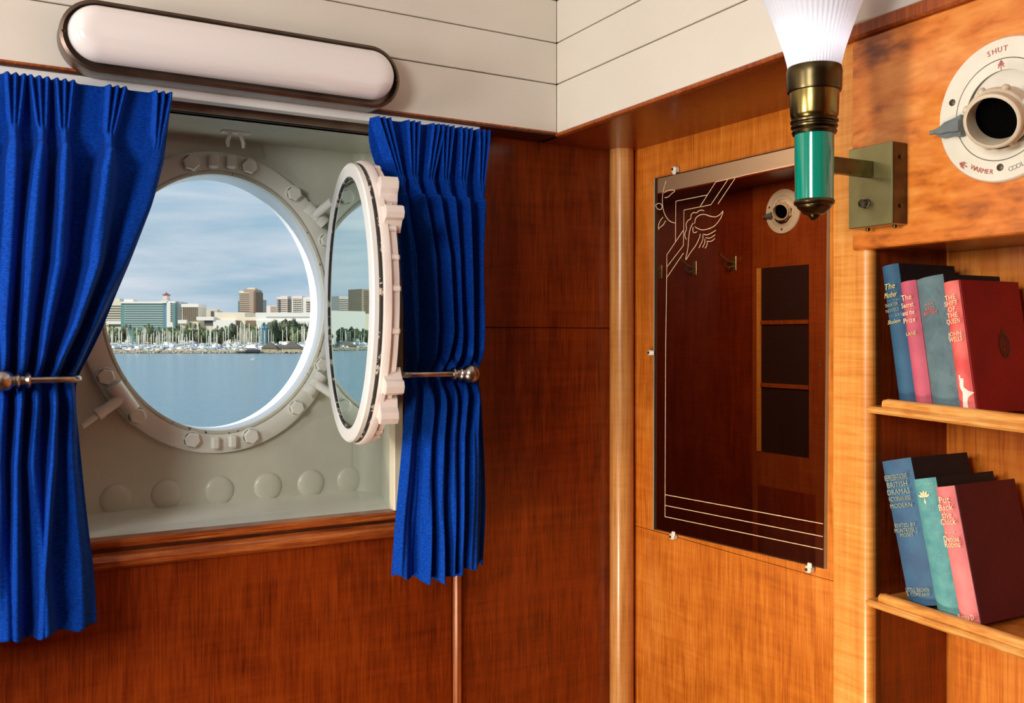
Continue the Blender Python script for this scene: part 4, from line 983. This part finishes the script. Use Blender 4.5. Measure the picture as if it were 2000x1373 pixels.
for i, (u, v, lb) in enumerate([(1290, 531, 'brass double coat hook at the left edge of the mirror view'), (1357, 524, 'brass double coat hook in the mirror below the etched lily'), (1434, 515, 'brass double coat hook in the mirror, nearest the reflected vent')]):
    p = onX(u, v, XV); hk = empty('coat_hook', (p.x, p.y, p.z - .03)); tag(hk, lb, 'coat hook', 'coat hooks seen in the mirror')
    MB().box((XV - .003, p.y - .013, p.z - .030), (XV, p.y + .013, p.z + .032), bev=.002).build('plate', brass_p, hk)
    MB().tube([(XV - .002, p.y, p.z - .012), (XV - .03, p.y + .004, p.z - .018), (XV - .045, p.y + .005, p.z - .008), (XV - .046, p.y + .005, p.z + .004)], [.005, .004, .004, .0055], 8).build('lower_prong', brass_p, hk)
    MB().tube([(XV - .002, p.y, p.z + .002), (XV - .03, p.y + .010, p.z + .012), (XV - .062, p.y + .018, p.z + .036), (XV - .066, p.y + .018, p.z + .044)], [.005, .004, .0035, .0055], 8).build('upper_prong', brass_p, hk)

# ------------------------------------------------------------------ harbour outside
H = 16.0; TS = H * F / 30          # eye height above the water, distance to the breakwater
def cw(u, t, z):                   # far point at column u, forward distance t, height z above the water
    s = (u - 1000) / F; p = (FW + RT * s) * t; return Vector((p.x, p.y, z - H))
m = MB(); m.quad(cw(-9000, 12, 0), cw(9000, 12, 0), cw(6000, 9000, 0), cw(-6000, 9000, 0)); o = m.build('harbour_water', water); tag(o, 'calm blue harbour water seen through the porthole', 'water', kind='stuff')
land = mat('shore_ground', lin(150, 150, 120), .9, var=(.05, lin(110, 120, 90)))
m = MB(); q0, q1 = TS + 6, TS + 2600
m.add([cw(-1500, q0 + 300, 1.2), cw(2500, q0 + 300, 1.2), cw(2500, q1, 1.2), cw(-1500, q1, 1.2), cw(-1500, q0 + 300, -.2), cw(2500, q0 + 300, -.2)], [(0, 1, 2, 3), (0, 1, 5, 4)]); tag(m.build('shore', land), 'flat green shore behind the marina', 'shore', kind='stuff')

rock = mat('breakwater_rock', lin(196, 180, 148), .9, var=(.6, lin(150, 136, 108)))
random.seed(4); m = MB()
def rockat(u, t, z, s_):
    c = cw(u, t, z); vs = []
    base = [(1, 0, 0), (-1, 0, 0), (0, 1, 0), (0, -1, 0), (0, 0, 1), (0, 0, -1)]
    for p in base: vs.append(c + Vector(p) * s_ * random.uniform(.7, 1.3) + Vector((random.uniform(-.3, .3), random.uniform(-.3, .3), 0)) * s_)
    m.add(vs, [(0, 2, 4), (2, 1, 4), (1, 3, 4), (3, 0, 4), (2, 0, 5), (1, 2, 5), (3, 1, 5), (0, 3, 5)])
for u0, u1 in ((-520, 1200),):
    for k in range(int((u1 - u0) * 3.0)):
        u = random.uniform(u0, u1); rr_ = random.random(); rockat(u, TS + 1 + rr_ * 7, .2 + 2.6 * rr_ ** .8, random.uniform(.6, 1.15))
    m.add([cw(u0, TS + 4, -.5), cw(u1, TS + 4, -.5), cw(u1, TS + 9, 3), cw(u0, TS + 9, 3), cw(u1, TS + 16, -.5), cw(u0, TS + 16, -.5)], [(0, 1, 2, 3), (3, 2, 4, 5)])
tag(m.build('rock_breakwater', rock), 'low tan breakwater of piled rocks edging the marina', 'breakwater', kind='stuff')

# buildings
def bmat(name, c): return mat(name, c, .7)
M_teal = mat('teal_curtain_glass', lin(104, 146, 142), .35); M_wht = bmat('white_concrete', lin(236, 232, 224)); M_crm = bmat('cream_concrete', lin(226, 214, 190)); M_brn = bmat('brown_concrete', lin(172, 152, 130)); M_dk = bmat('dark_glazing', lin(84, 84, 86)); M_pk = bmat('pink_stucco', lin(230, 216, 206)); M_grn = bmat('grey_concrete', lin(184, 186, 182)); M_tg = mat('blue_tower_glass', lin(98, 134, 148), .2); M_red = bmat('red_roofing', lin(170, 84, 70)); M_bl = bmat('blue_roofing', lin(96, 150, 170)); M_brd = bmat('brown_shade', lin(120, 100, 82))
def cbox(u0, u1, vt, vb, t, dep, off=0):
    """box between columns u0..u1, rows vt..vb at forward distance t; off pulls it toward the ship"""
    k = t / F; z1 = H + (660 - vt) * k; z0 = H + (660 - vb) * k
    def fr(a, d, h):
        p = RT * a + FW * (t + d); return Vector((p.x, p.y, h - H))
    return fr, ((u0 - 1000) * k, -off, z0), ((u1 - 1000) * k, dep, z1)
def bld(name, parts, label, t):
    """parts: (part name, material, [(u0,u1,vt,vb,depth,off), ...])"""
    u0 = min(b[0] for p in parts for b in p[2]); u1 = max(b[1] for p in parts for b in p[2])
    c = cw((u0 + u1) / 2, t, 1.2); root = empty(name, tuple(c)); tag(root, label, 'building')
    for pn, mt, boxes in parts:
        m = MB()
        for (a, b, vt, vb, dep, off) in boxes:
            fr, lo, hi = cbox(a, b, vt, vb, t, dep, off); m.box(lo, hi, fr=fr)
        m.build(pn, mt, root)
    return root
def bands(u0, u1, v0, v1, n, frac=.5, off=1.0):
    s = (v1 - v0) / n; return [(u0, u1, v0 + s * k, v0 + s * (k + frac), 1, off) for k in range(n)]
def cols(u0, u1, v0, v1, n, frac=.5, off=1.0):
    s = (u1 - u0) / n; return [(u0 + s * (k + .5 - frac / 2), u0 + s * (k + .5 + frac / 2), v0, v1, 1, off) for k in range(n)]
VB = 676
bld('hotel_block', [('walls', M_crm, [(195, 236, 590, VB, 60, 0), (222, 234, 583, 590, 20, 0)]), ('floor_bands', M_dk, bands(195, 236, 597, 640, 9, .32)), ('podium', M_wht, [(210, 243, 627, 633, 20, 5)])], 'cream banded tower block beside the blue curtain, left end of the skyline', 2000)
bld('glass_hotel', [('curtain_wall', M_teal, [(236, 327, 592, VB, 50, 0)]), ('spandrels', M_grn, bands(243, 320, 592, 642, 11, .36)), ('parapet', M_wht, [(236, 330, 589, 592.5, 52, 2)]), ('penthouse', M_wht, [(242, 260, 584, 589, 20, 0)]), ('end_bay', M_tg, [(320, 328, 592, VB, 50, 3)])], 'long teal glass hotel with white floor bands and flat roof', 1960)
bld('stair_tower', [('shaft', M_wht, [(327.5, 344, 588, VB, 40, 6), (317, 330, 586, 592, 30, 6)]), ('window_column', M_dk, [(335.5, 337.8, 592 + 4.2 * k, 594.6 + 4.2 * k, 1, 8) for k in range(9)]), ('glass_bay', M_teal, [(340, 345, 592, VB, 40, 8)]), ('turret', M_pk, [(320.5, 328, 577, 587, 12, 6)]), ('turret_roof', M_red, [(319.5, 329, 575.5, 577, 13, 7), (321.5, 327, 573.5, 575.5, 9, 4), (323.5, 325, 571, 573.5, 4, 0)])], 'white stair tower with a red-roofed turret at the end of the glass hotel', 1955)
bld('grey_annex', [('walls', M_grn, [(345, 353.5, 590, VB, 40, 0)])], 'narrow pale grey slab right of the white stair tower', 1955)
bld('ribbed_block', [('walls', M_crm, [(355, 387.5, 594, VB, 50, 0)]), ('parapet', M_wht, [(354.5, 388, 593.5, 600, 51, 2)]), ('window_ribs', M_brd, cols(356, 387, 600, 627, 8, .45, 1.4)), ('podium', M_wht, [(350, 367, 625, 632, 10, 8)])], 'squat cream block with dark vertical window ribs', 1950)
bld('small_brown_block', [('walls', M_crm, [(399, 424, 607, VB, 40, 0), (406, 424, 604, 608, 20, 0)]), ('dark_slot', M_dk, [(412, 417, 608, 618, 1, 1)])], 'small tan block above the low pavilion roof', 2100)
bld('convention_hall', [('walls', M_crm, [(420, 478, 610, VB, 120, 0), (478, 500, 619, VB, 100, 0)]), ('pavilion', M_wht, [(388, 421, 619, 626, 100, 14)]), ('pavilion_glazing', M_dk, [(402, 420, 626, 636, 90, 10)]), ('canopy', M_wht, [(420, 462, 625, VB, 30, 12)]), ('grey_glazing', M_brd, [(462, 470, 626, 640, 1, 2), (480, 500, 626, 640, 1, 2)])], 'broad blank cream convention hall below the brown tower', 1900)
bld('brown_tower', [('core', M_brn, [(487.5, 498, 566, VB, 60, 2), (476, 500, 565, 570, 40, 1)]), ('balcony_wing', M_crm, [(467, 488, 568, VB, 60, 0)]), ('balcony_bands', M_brd, bands(467, 488, 573, 626, 14, .42, 1.2)), ('side_glazing', M_brd, [(496, 500, 570, 618, 58, 3)]), ('low_glass_wing', M_tg, [(465, 468, 588, 612, 40, 0)]), ('roof_hut', M_crm, [(483, 498, 562, 566, 20, 0)])], 'tall brown residential tower with stacked balconies', 2050)
bld('blue_glass_tower', [('walls', M_tg, [(500, 512, 585, VB, 40, 0), (502, 507, 580, 585, 10, 0)]), ('floor_bands', M_grn, bands(503, 511, 587, 612, 6, .3))], 'slim blue glass tower just right of the brown tower', 2300)
bld('pink_terrace', [('walls', M_pk, [(519, 546, 597, VB, 40, 0)]), ('window_bands', M_brd, bands(528, 545, 599, 611, 4, .35))], 'low pink apartment terrace right of the blue glass tower', 2500)
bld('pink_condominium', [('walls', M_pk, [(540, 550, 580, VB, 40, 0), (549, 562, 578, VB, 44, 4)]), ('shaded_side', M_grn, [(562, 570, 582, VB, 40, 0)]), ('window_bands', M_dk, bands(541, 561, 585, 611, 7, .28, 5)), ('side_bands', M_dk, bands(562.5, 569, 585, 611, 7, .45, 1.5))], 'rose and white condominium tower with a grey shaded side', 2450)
bld('cream_condominium', [('walls', M_crm, [(570, 590, 579, VB, 40, 0)]), ('cornice', M_pk, [(569.5, 590.5, 578, 583, 42, 1)]), ('window_columns', M_dk, cols(572, 589, 585, 611, 5, .42)), ('floor_slabs', M_wht, bands(571, 590, 588, 612, 6, .3, 2))], 'cream condominium tower with a grid of dark windows', 2400)
bld('pale_condominium', [('walls', M_wht, [(592, 640, 580, VB, 40, 0)]), ('cornice', M_pk, [(597, 640, 584, 589, 41, 1)]), ('window_bands', M_brd, bands(598, 640, 590, 611, 5, .4, 1.5))], 'pale condominium tower partly hidden by the porthole rim', 2350)
bld('arena', [('roof', M_wht, [(499, 680, 610.5, 626, 150, 0)]), ('lower_front', M_wht, [(502, 680, 626, VB, 150, 5)]), ('grey_seam', M_grn, [(520, 680, 618, 620, 1, 1)])], 'very wide low white arena behind the dark trees', 1850)
bld('red_restaurant', [('walls', M_red, [(281, 301, 650, VB, 20, 0)]), ('roof', M_grn, [(279, 303, 645, 650.5, 22, 2)])], 'low red waterfront building with a pale roof among the masts', 1500)
# pitched blue pavilion
def gable(name, u0, u1, vr, ve, vb, t, dep, mroof, mwall, label, cat='building'):
    k = t / F; root = empty(name, tuple(cw((u0 + u1) / 2, t, 1.2))); tag(root, label, cat)
    def P(u, v, d): p = RT * (u - 1000) * k + FW * (t + d); return Vector((p.x, p.y, (660 - v) * k))
    uc_ = (u0 + u1) / 2; m = MB(); m.add([P(u0, ve, 0), P(uc_, vr, dep * .4), P(u1, ve, 0), P(u1, ve, dep), P(u0, ve, dep)], [(0, 2, 1), (2, 3, 1), (3, 4, 1), (4, 0, 1)]); m.build('roof', mroof, root)
    m = MB(); fr, lo, hi = cbox(u0 + 1, u1 - 1, ve, vb, t, dep - 1, -1); m.box(lo, hi, fr=fr); m.build('walls', mwall, root); return root
gable('blue_pavilion', 505, 521, 629, 641, 672, 1450, 20, M_bl, M_tg, 'small pavilion with a pale blue pyramid roof between the trees')
thatch = bmat('dark_thatch', lin(92, 86, 76)); hutw = bmat('hut_walls', lin(176, 160, 120))
gable('thatched_hut', 509, 541, 667, 679.5, 686, TS + 30, 14, thatch, hutw, 'left dark thatched hut on the breakwater')
gable('thatched_hut', 534, 556, 671, 679.5, 686, TS + 34, 12, thatch, hutw, 'low middle thatched hut on the breakwater')
gable('thatched_hut', 549, 588, 665.5, 679.5, 686, TS + 30, 14, thatch, hutw, 'right large thatched hut on the breakwater')
# pier
pr_ = empty('timber_pier', tuple(cw(488, TS - 4, 0))); tag(pr_, 'dark timber pier standing off the rock breakwater', 'pier')
def seabox(u0, u1, z0, z1, t, dep, mt, nm, par):
    fr, lo, hi = cbox(u0, u1, 660, 661, t, dep); MB().box((lo[0], 0, z0), (hi[0], dep, z1), fr=fr).build(nm, mt, par)
M_tim = bmat('dark_timber', lin(58, 56, 58))
seabox(479, 505, 1.6, 3.4, TS - 6, 8, M_tim, 'deck', pr_); seabox(459, 480, 1.8, 2.4, TS - 3, 5, bmat('grey_gangway', lin(130, 112, 96)), 'gangway', pr_); seabox(482, 503, 3.4, 4.6, TS - 2, 3, bmat('grey_rail', lin(110, 112, 112)), 'rail', pr_)
for u in (461, 465, 470, 474, 480, 484): seabox(u, u + .9, -1, 1.8, TS - 5, .8, M_tim, 'pile', pr_)

# palms and trees
leafg = mat('palm_green', lin(122, 136, 88), .8, var=(.8, lin(92, 108, 68))); darkg = mat('tree_green', lin(84, 94, 74), .9, var=(.5, lin(108, 118, 84))); trunkm = bmat('trunk_brown', lin(120, 104, 80))
def palm_proto(seed):
    random.seed(seed); r = bpy.data.objects.new('palm_tree', None); C.objects.link(r)
    b = MB(); b.tube([(0, 0, 0), (.3, 0, 6), (.1, .2, 13)], [.5, .35, .28], 6); b.build('trunk', trunkm, r, world=False)
    b = MB()
    for k in range(26):
        an = random.uniform(0, 6.28); el = random.uniform(-.6, 1.1); l = random.uniform(3, 4.4); d = Vector((math.cos(an) * math.cos(el), math.sin(an) * math.cos(el), math.sin(el)))
        p0 = Vector((.1, .2, 13)); sd = d.cross(Vector((0, 0, 1))).normalized() * .62; p1 = p0 + d * l * .55 + Vector((0, 0, .3)); p2 = p0 + d * l + Vector((0, 0, -1.2))
        b.add([p0 - sd * .3, p0 + sd * .3, p1 + sd, p1 - sd, p2], [(0, 1, 2, 3), (3, 2, 4)])
    b.build('fronds', leafg, r, world=False); return r
def tree_proto(seed, mt):
    random.seed(seed); r = bpy.data.objects.new('broadleaf_tree', None); C.objects.link(r)
    b = MB(); b.tube([(0, 0, 0), (.2, .1, 4), (0, 0, 8)], [.8, .6, .4], 6); b.build('trunk', trunkm, r, world=False)
    b = MB(); cl = [(Vector((random.uniform(-5, 5), random.uniform(-4, 4), random.uniform(5, 12))), random.uniform(2.2, 4)) for _ in range(9)]
    for k in range(900):
        c, rad = random.choice(cl); d = Vector((random.gauss(0, 1), random.gauss(0, 1), random.gauss(0, 1))).normalized(); p = c + d * rad * random.uniform(.75, 1.05)
        a = d.orthogonal().normalized(); bb = d.cross(a); s_ = random.uniform(.5, .95); th = random.uniform(0, 3); a, bb = a * math.cos(th) + bb * math.sin(th), bb * math.cos(th) - a * math.sin(th)
        n_ = d * random.uniform(-.3, .3); b.add([p - a * s_, p + bb * s_ * .7 + n_, p + a * s_, p - bb * s_ * .7 - n_], [(0, 1, 2, 3)])
    for c, rad in cl:
        b.lathe([(rad * .82 * math.sin(R(a_)), -rad * .82 * math.cos(R(a_))) for a_ in range(0, 181, 30)], c, (0, 0, 1), 8)
    b.build('crown', mt, r, world=False); return r
def place(proto, used, u, t, vtop, hnom, cat, label, group, wsc=1, rot=None, z=1.2):
    o = proto if not used[0] else copy_tree(proto); used[0] = True
    p = cw(u, t, z); k = t / F; hgt = (660 - vtop) * k + H - z; s_ = hgt / hnom
    o.location = (p.x, p.y, p.z + EZ); o.scale = (s_ * wsc, s_ * wsc, s_); o.rotation_euler = (0, 0, random.uniform(0, 6.28) if rot is None else rot)
    tag(o, label, cat, group); return o
random.seed(11)
pp = [(palm_proto(1), [False]), (palm_proto(2), [False])]
spots = [(214, 633), (222, 636), (246, 632), (254, 634), (262, 640), (283, 634), (291, 632), (297, 635), (311, 638), (321, 641), (333, 640), (341, 648), (352, 643), (365, 634), (372, 630), (381, 632), (389, 631), (396, 640), (407, 646), (425, 636), (434, 638), (441, 636), (471, 629), (479, 632), (488, 634), (495, 636), (500, 633), (515, 630), (-345, 641), (-362, 642), (-388, 640), (-404, 643), (-421, 641), (-330, 643)]
random.seed(5)
for i, (u, v) in enumerate(spots):
    pr, us = pp[i % 2]; place(pr, us, u, 1420 + random.uniform(-30, 60), v, 15.2, 'palm tree', 'feathery green palm standing behind the marina masts', 'palms along the marina', .42)
td, tdu = tree_proto(3, darkg), [False]; tg, tgu = tree_proto(4, leafg), [False]
big = [(533, 623), (558, 622), (566, 621), (575, 625), (584, 630), (543, 634), (602, 626), (612, 625), (452, 630), (437, 639), (-352, 634), (-380, 632), (-412, 636), (-366, 640)]
for i, (u, v) in enumerate(big):
    place(td, tdu, u, 1520, v, 15.2, 'tree', 'dark rounded tree in front of the white arena' if u > 520 else 'dark rounded tree on the marina shore', 'dark trees before the arena' if u > 520 else 'dark trees along the shore', .62)
for i in range(58):
    u = random.choice([random.uniform(196, 640)] * 5 + [random.uniform(-450, -310)])
    place(tg if i % 3 else td, tgu if i % 3 else tdu, u, random.uniform(1440, 1600), random.uniform(636, 647), 15.2, 'tree', 'low green tree in the belt behind the moored boats', 'low trees of the shore belt', .8)

for i in range(44):
    u = random.choice([random.uniform(-300, 180), random.uniform(650, 1150)])
    place(tg if i % 3 else td, tgu if i % 3 else tdu, u, random.uniform(1440, 1600), random.uniform(636, 650), 15.2, 'tree', 'low green tree on the shore beyond the porthole view', 'shore trees outside the view', .9)
for i, (u, w_, v, mt) in enumerate([(-290, 60, 606, M_crm), (-215, 34, 590, M_grn), (-160, 70, 612, M_wht), (-70, 30, 578, M_brn), (-25, 60, 604, M_crm), (60, 40, 596, M_pk), (120, 55, 610, M_wht), (690, 36, 588, M_crm), (745, 60, 610, M_wht), (830, 30, 584, M_grn), (880, 70, 608, M_crm), (985, 34, 592, M_brn), (1050, 60, 612, M_wht)]):
    bld('shore_building', [('walls', mt, [(u, u + w_, v, VB, 50, 0)]), ('window_bands', M_dk, bands(u + 2, u + w_ - 2, v + 4, 640, 7, .35))], ['plain waterfront block left of the hotel, behind the curtain', 'plain waterfront block right of the arena, behind the hull'][u > 600], 2000 + 40 * i)['group'] = 'waterfront blocks outside the porthole view'
# boats
hullw = mat('boat_white', lin(238, 238, 234), .4); hullb = mat('boat_blue_canvas', lin(62, 92, 140), .6); mastm = mat('mast_alloy', lin(226, 222, 204), .4); tealc = mat('boat_teal_canvas', lin(70, 160, 160), .6); dkb = mat('boat_dark_glass', lin(52, 60, 70), .2); tanc = mat('boat_tan', lin(206, 190, 164), .6)
def hull(L_, B_, h_):
    b = MB(); n = 8; vs = []
    for k in range(n + 1):
        x = -L_ / 2 + L_ * k / n; f = max(.04, 1 - max(0, (k / n - .45) / .55) ** 2.2); sh = h_ * (1 + .25 * (k / n) ** 2)
        vs += [(x, -B_ / 2 * f, sh), (x, -B_ / 2 * f * .7, -.3), (x, B_ / 2 * f * .7, -.3), (x, B_ / 2 * f, sh)]
    fs = [(4 * k + j, 4 * k + (j + 1) % 4, 4 * k + 4 + (j + 1) % 4, 4 * k + 4 + j) for k in range(n) for j in range(4)] + [(0, 1, 2, 3), (4 * n, 4 * n + 3, 4 * n + 2, 4 * n + 1)]
    b.add(vs, fs); return b
def sail_boat(L_, mh, cov):
    r = bpy.data.objects.new('sailing_boat', None); C.objects.link(r)
    hull(L_, L_ * .3, L_ * .12).build('hull', hullw, r, world=False)
    MB().box((-L_ * .2, -L_ * .08, L_ * .12), (L_ * .15, L_ * .08, L_ * .19), bev=.2).build('cabin', hullw, r, world=False)
    b = MB(); b.tube([(L_ * .08, 0, L_ * .1), (L_ * .08, 0, mh)], [.36, .26], 5); b.tube([(L_ * .08, 0, L_ * .25), (-L_ * .35, 0, L_ * .25)], .12, 5); b.tube([(L_ * .08 - .01, -1.0, mh * .62), (L_ * .08, 1.0, mh * .62)], .07, 4); b.build('mast', mastm, r, world=False)
    b = MB(); b.tube([(L_ * .07, 0, L_ * .28), (-L_ * .34, 0, L_ * .27)], [.45, .3], 6); b.build('sail_cover', cov, r, world=False); return r
def motor_boat(L_, tall, cov):
    r = bpy.data.objects.new('motor_boat', None); C.objects.link(r)
    hull(L_, L_ * .32, L_ * .14).build('hull', hullw, r, world=False)
    b = MB(); b.box((-L_ * .3, -L_ * .12, L_ * .14), (L_ * .18, L_ * .12, L_ * .25), bev=.25); b.box((-L_ * .22, -L_ * .1, L_ * .25), (L_ * .06, L_ * .1, L_ * .25 + tall), bev=.25); b.build('cabin', hullw, r, world=False)
    b = MB(); b.box((-L_ * .25, -L_ * .123, L_ * .185), (L_ * .185, L_ * .123, L_ * .225)); b.build('cabin_windows', dkb, r, world=False)
    b = MB(); b.box((-L_ * .34, -L_ * .12, L_ * .25 + tall), (-L_ * .02, L_ * .12, L_ * .25 + tall + .25)); b.build('canopy', cov, r, world=False); return r
protos = [(sail_boat(11, 17, hullb), 's'), (sail_boat(9, 13, tealc), 's'), (sail_boat(13, 20, tanc), 's'), (motor_boat(12, 1.3, hullw), 'm'), (motor_boat(15, 2.2, tanc), 'm'), (motor_boat(9, .9, hullb), 'm'), (motor_boat(10, 1.0, tealc), 'm')]
usedb = [False] * len(protos); random.seed(8)
ns = nm_ = 0
rotf = math.atan2(RT.y, RT.x)
for k in range(350):
    row = k % 6; t = TS + [22, 44, 75, 115, 165, 225][row] + random.uniform(-6, 6)
    u = (random.uniform(196, 640) if k % 7 else random.uniform(-450, -320)) if k < 300 else random.choice([random.uniform(-310, 190), random.uniform(640, 1100)])
    if row < 2 and 500 < u < 592: continue
    i = random.choices(range(7), [5, 5, 2, 3, 2, 4, 2])[0] if row else random.choices(range(7), [1, 2, 0, 5, 4, 4, 3])[0]
    pr, kd = protos[i]; o = pr if not usedb[i] else copy_tree(pr); usedb[i] = True
    p = cw(u, t, [0, .8, 1.8, 3, 4.6, 6.0][row] * 1.0); o.location = (p.x, p.y, p.z + EZ)
    o.rotation_euler = (0, 0, rotf + random.choice([0, math.pi]) + random.uniform(-.5, .5) + (math.pi / 2 if random.random() < .35 else 0)); s_ = random.uniform(1.05, 1.6); o.scale = (s_, s_, s_)
    lab = ['small white sailing boat with blue sail cover moored in the marina', 'small white sailing boat with teal sail cover moored in the marina', 'large white sailing boat with tan sail cover and tall mast in the marina', 'white motor cruiser with white canopy moored in the marina', 'big white motor yacht with tan canopy moored in the marina', 'small white motor boat with blue canopy moored in the marina', 'white motor boat with teal canopy moored in the marina'][i]
    tag(o, lab, 'boat', ['blue covered sailing boats', 'teal covered sailing boats', 'tall masted sailing boats', 'white canopied cruisers', 'tan canopied motor yachts', 'blue canopied motor boats', 'teal canopied motor boats'][i] + ' in the marina')
m = MB()
for k in range(5): m.add([cw(-520, TS + 33 + 40 * k, .2 + .9 * k), cw(1200, TS + 33 + 40 * k, .2 + .9 * k), cw(1200, TS + 73 + 40 * k, 1.1 + .9 * k), cw(-520, TS + 73 + 40 * k, 1.1 + .9 * k)], [(0, 1, 2, 3)])
tag(m.build('marina_pontoons', mat('pontoon_grey', lin(150, 160, 166), .6, var=(.3, lin(110, 124, 134)))), 'grey pontoons and berths crowded with boats', 'pontoon', kind='stuff')
# launch crossing the water
bo_ = copy_tree(protos[5][0]); p = cw(496, H * F / 43, 0); bo_.location = (p.x, p.y, p.z + EZ); bo_.scale = (.55, .55, .55); bo_.rotation_euler = (0, 0, rotf); bo_.name = 'motor_launch'
if 'group' in bo_: del bo_['group']
tag(bo_, 'tiny launch running across the open water with a white wake', 'boat')
# skyline farther left, added out of view for the sash glass to reflect
def su(u): return -332 - (u - 652) * 1.51
def sb(a, b): return (su(b), su(a))
kk = 1.15
def sv(v): return 660 - (660 - v) * kk
a, b = sb(699, 730); bld('brown_tower', [('core', M_brn, [(a, b, sv(557), VB, 60, 0)]), ('balcony_bands', M_brd, bands(a, b - 8, sv(560), sv(612), 14, .4, 1.2))], 'brown tower mirrored in the open sash glass', 2050)
a, b = sb(690, 699); bld('blue_glass_tower', [('walls', M_tg, [(a, b, sv(575), VB, 40, 0)])], 'slim blue tower mirrored in the open sash glass', 2300)
a, b = sb(672, 690); bld('pink_terrace', [('walls', M_pk, [(a, b, sv(590), VB, 40, 0)]), ('window_bands', M_brd, bands(a + 4, b - 4, sv(592), sv(604), 4, .35))], 'pink terrace mirrored in the open sash glass', 2500)
a, b = sb(655, 673); bld('pink_condominium', [('walls', M_pk, [(a, b, sv(574), VB, 40, 0)]), ('window_bands', M_brd, bands(a, b, sv(580), sv(606), 7, .35))], 'pink condominium mirrored in the open sash glass', 2450)
a, b = sb(640, 706); bld('arena', [('roof', M_wht, [(a, b, sv(604), VB, 150, 0)])], 'white arena mirrored in the open sash glass', 1850)
a, b = sb(700, 740); bld('convention_hall', [('walls', M_crm, [(a, b, sv(609), VB, 120, 0)])], 'cream hall mirrored in the open sash glass', 1900)
a, b = sb(652, 690); gable('thatched_hut', a, b, 665, 679, 687, TS + 30, 14, thatch, hutw, 'thatched hut mirrored in the open sash glass')
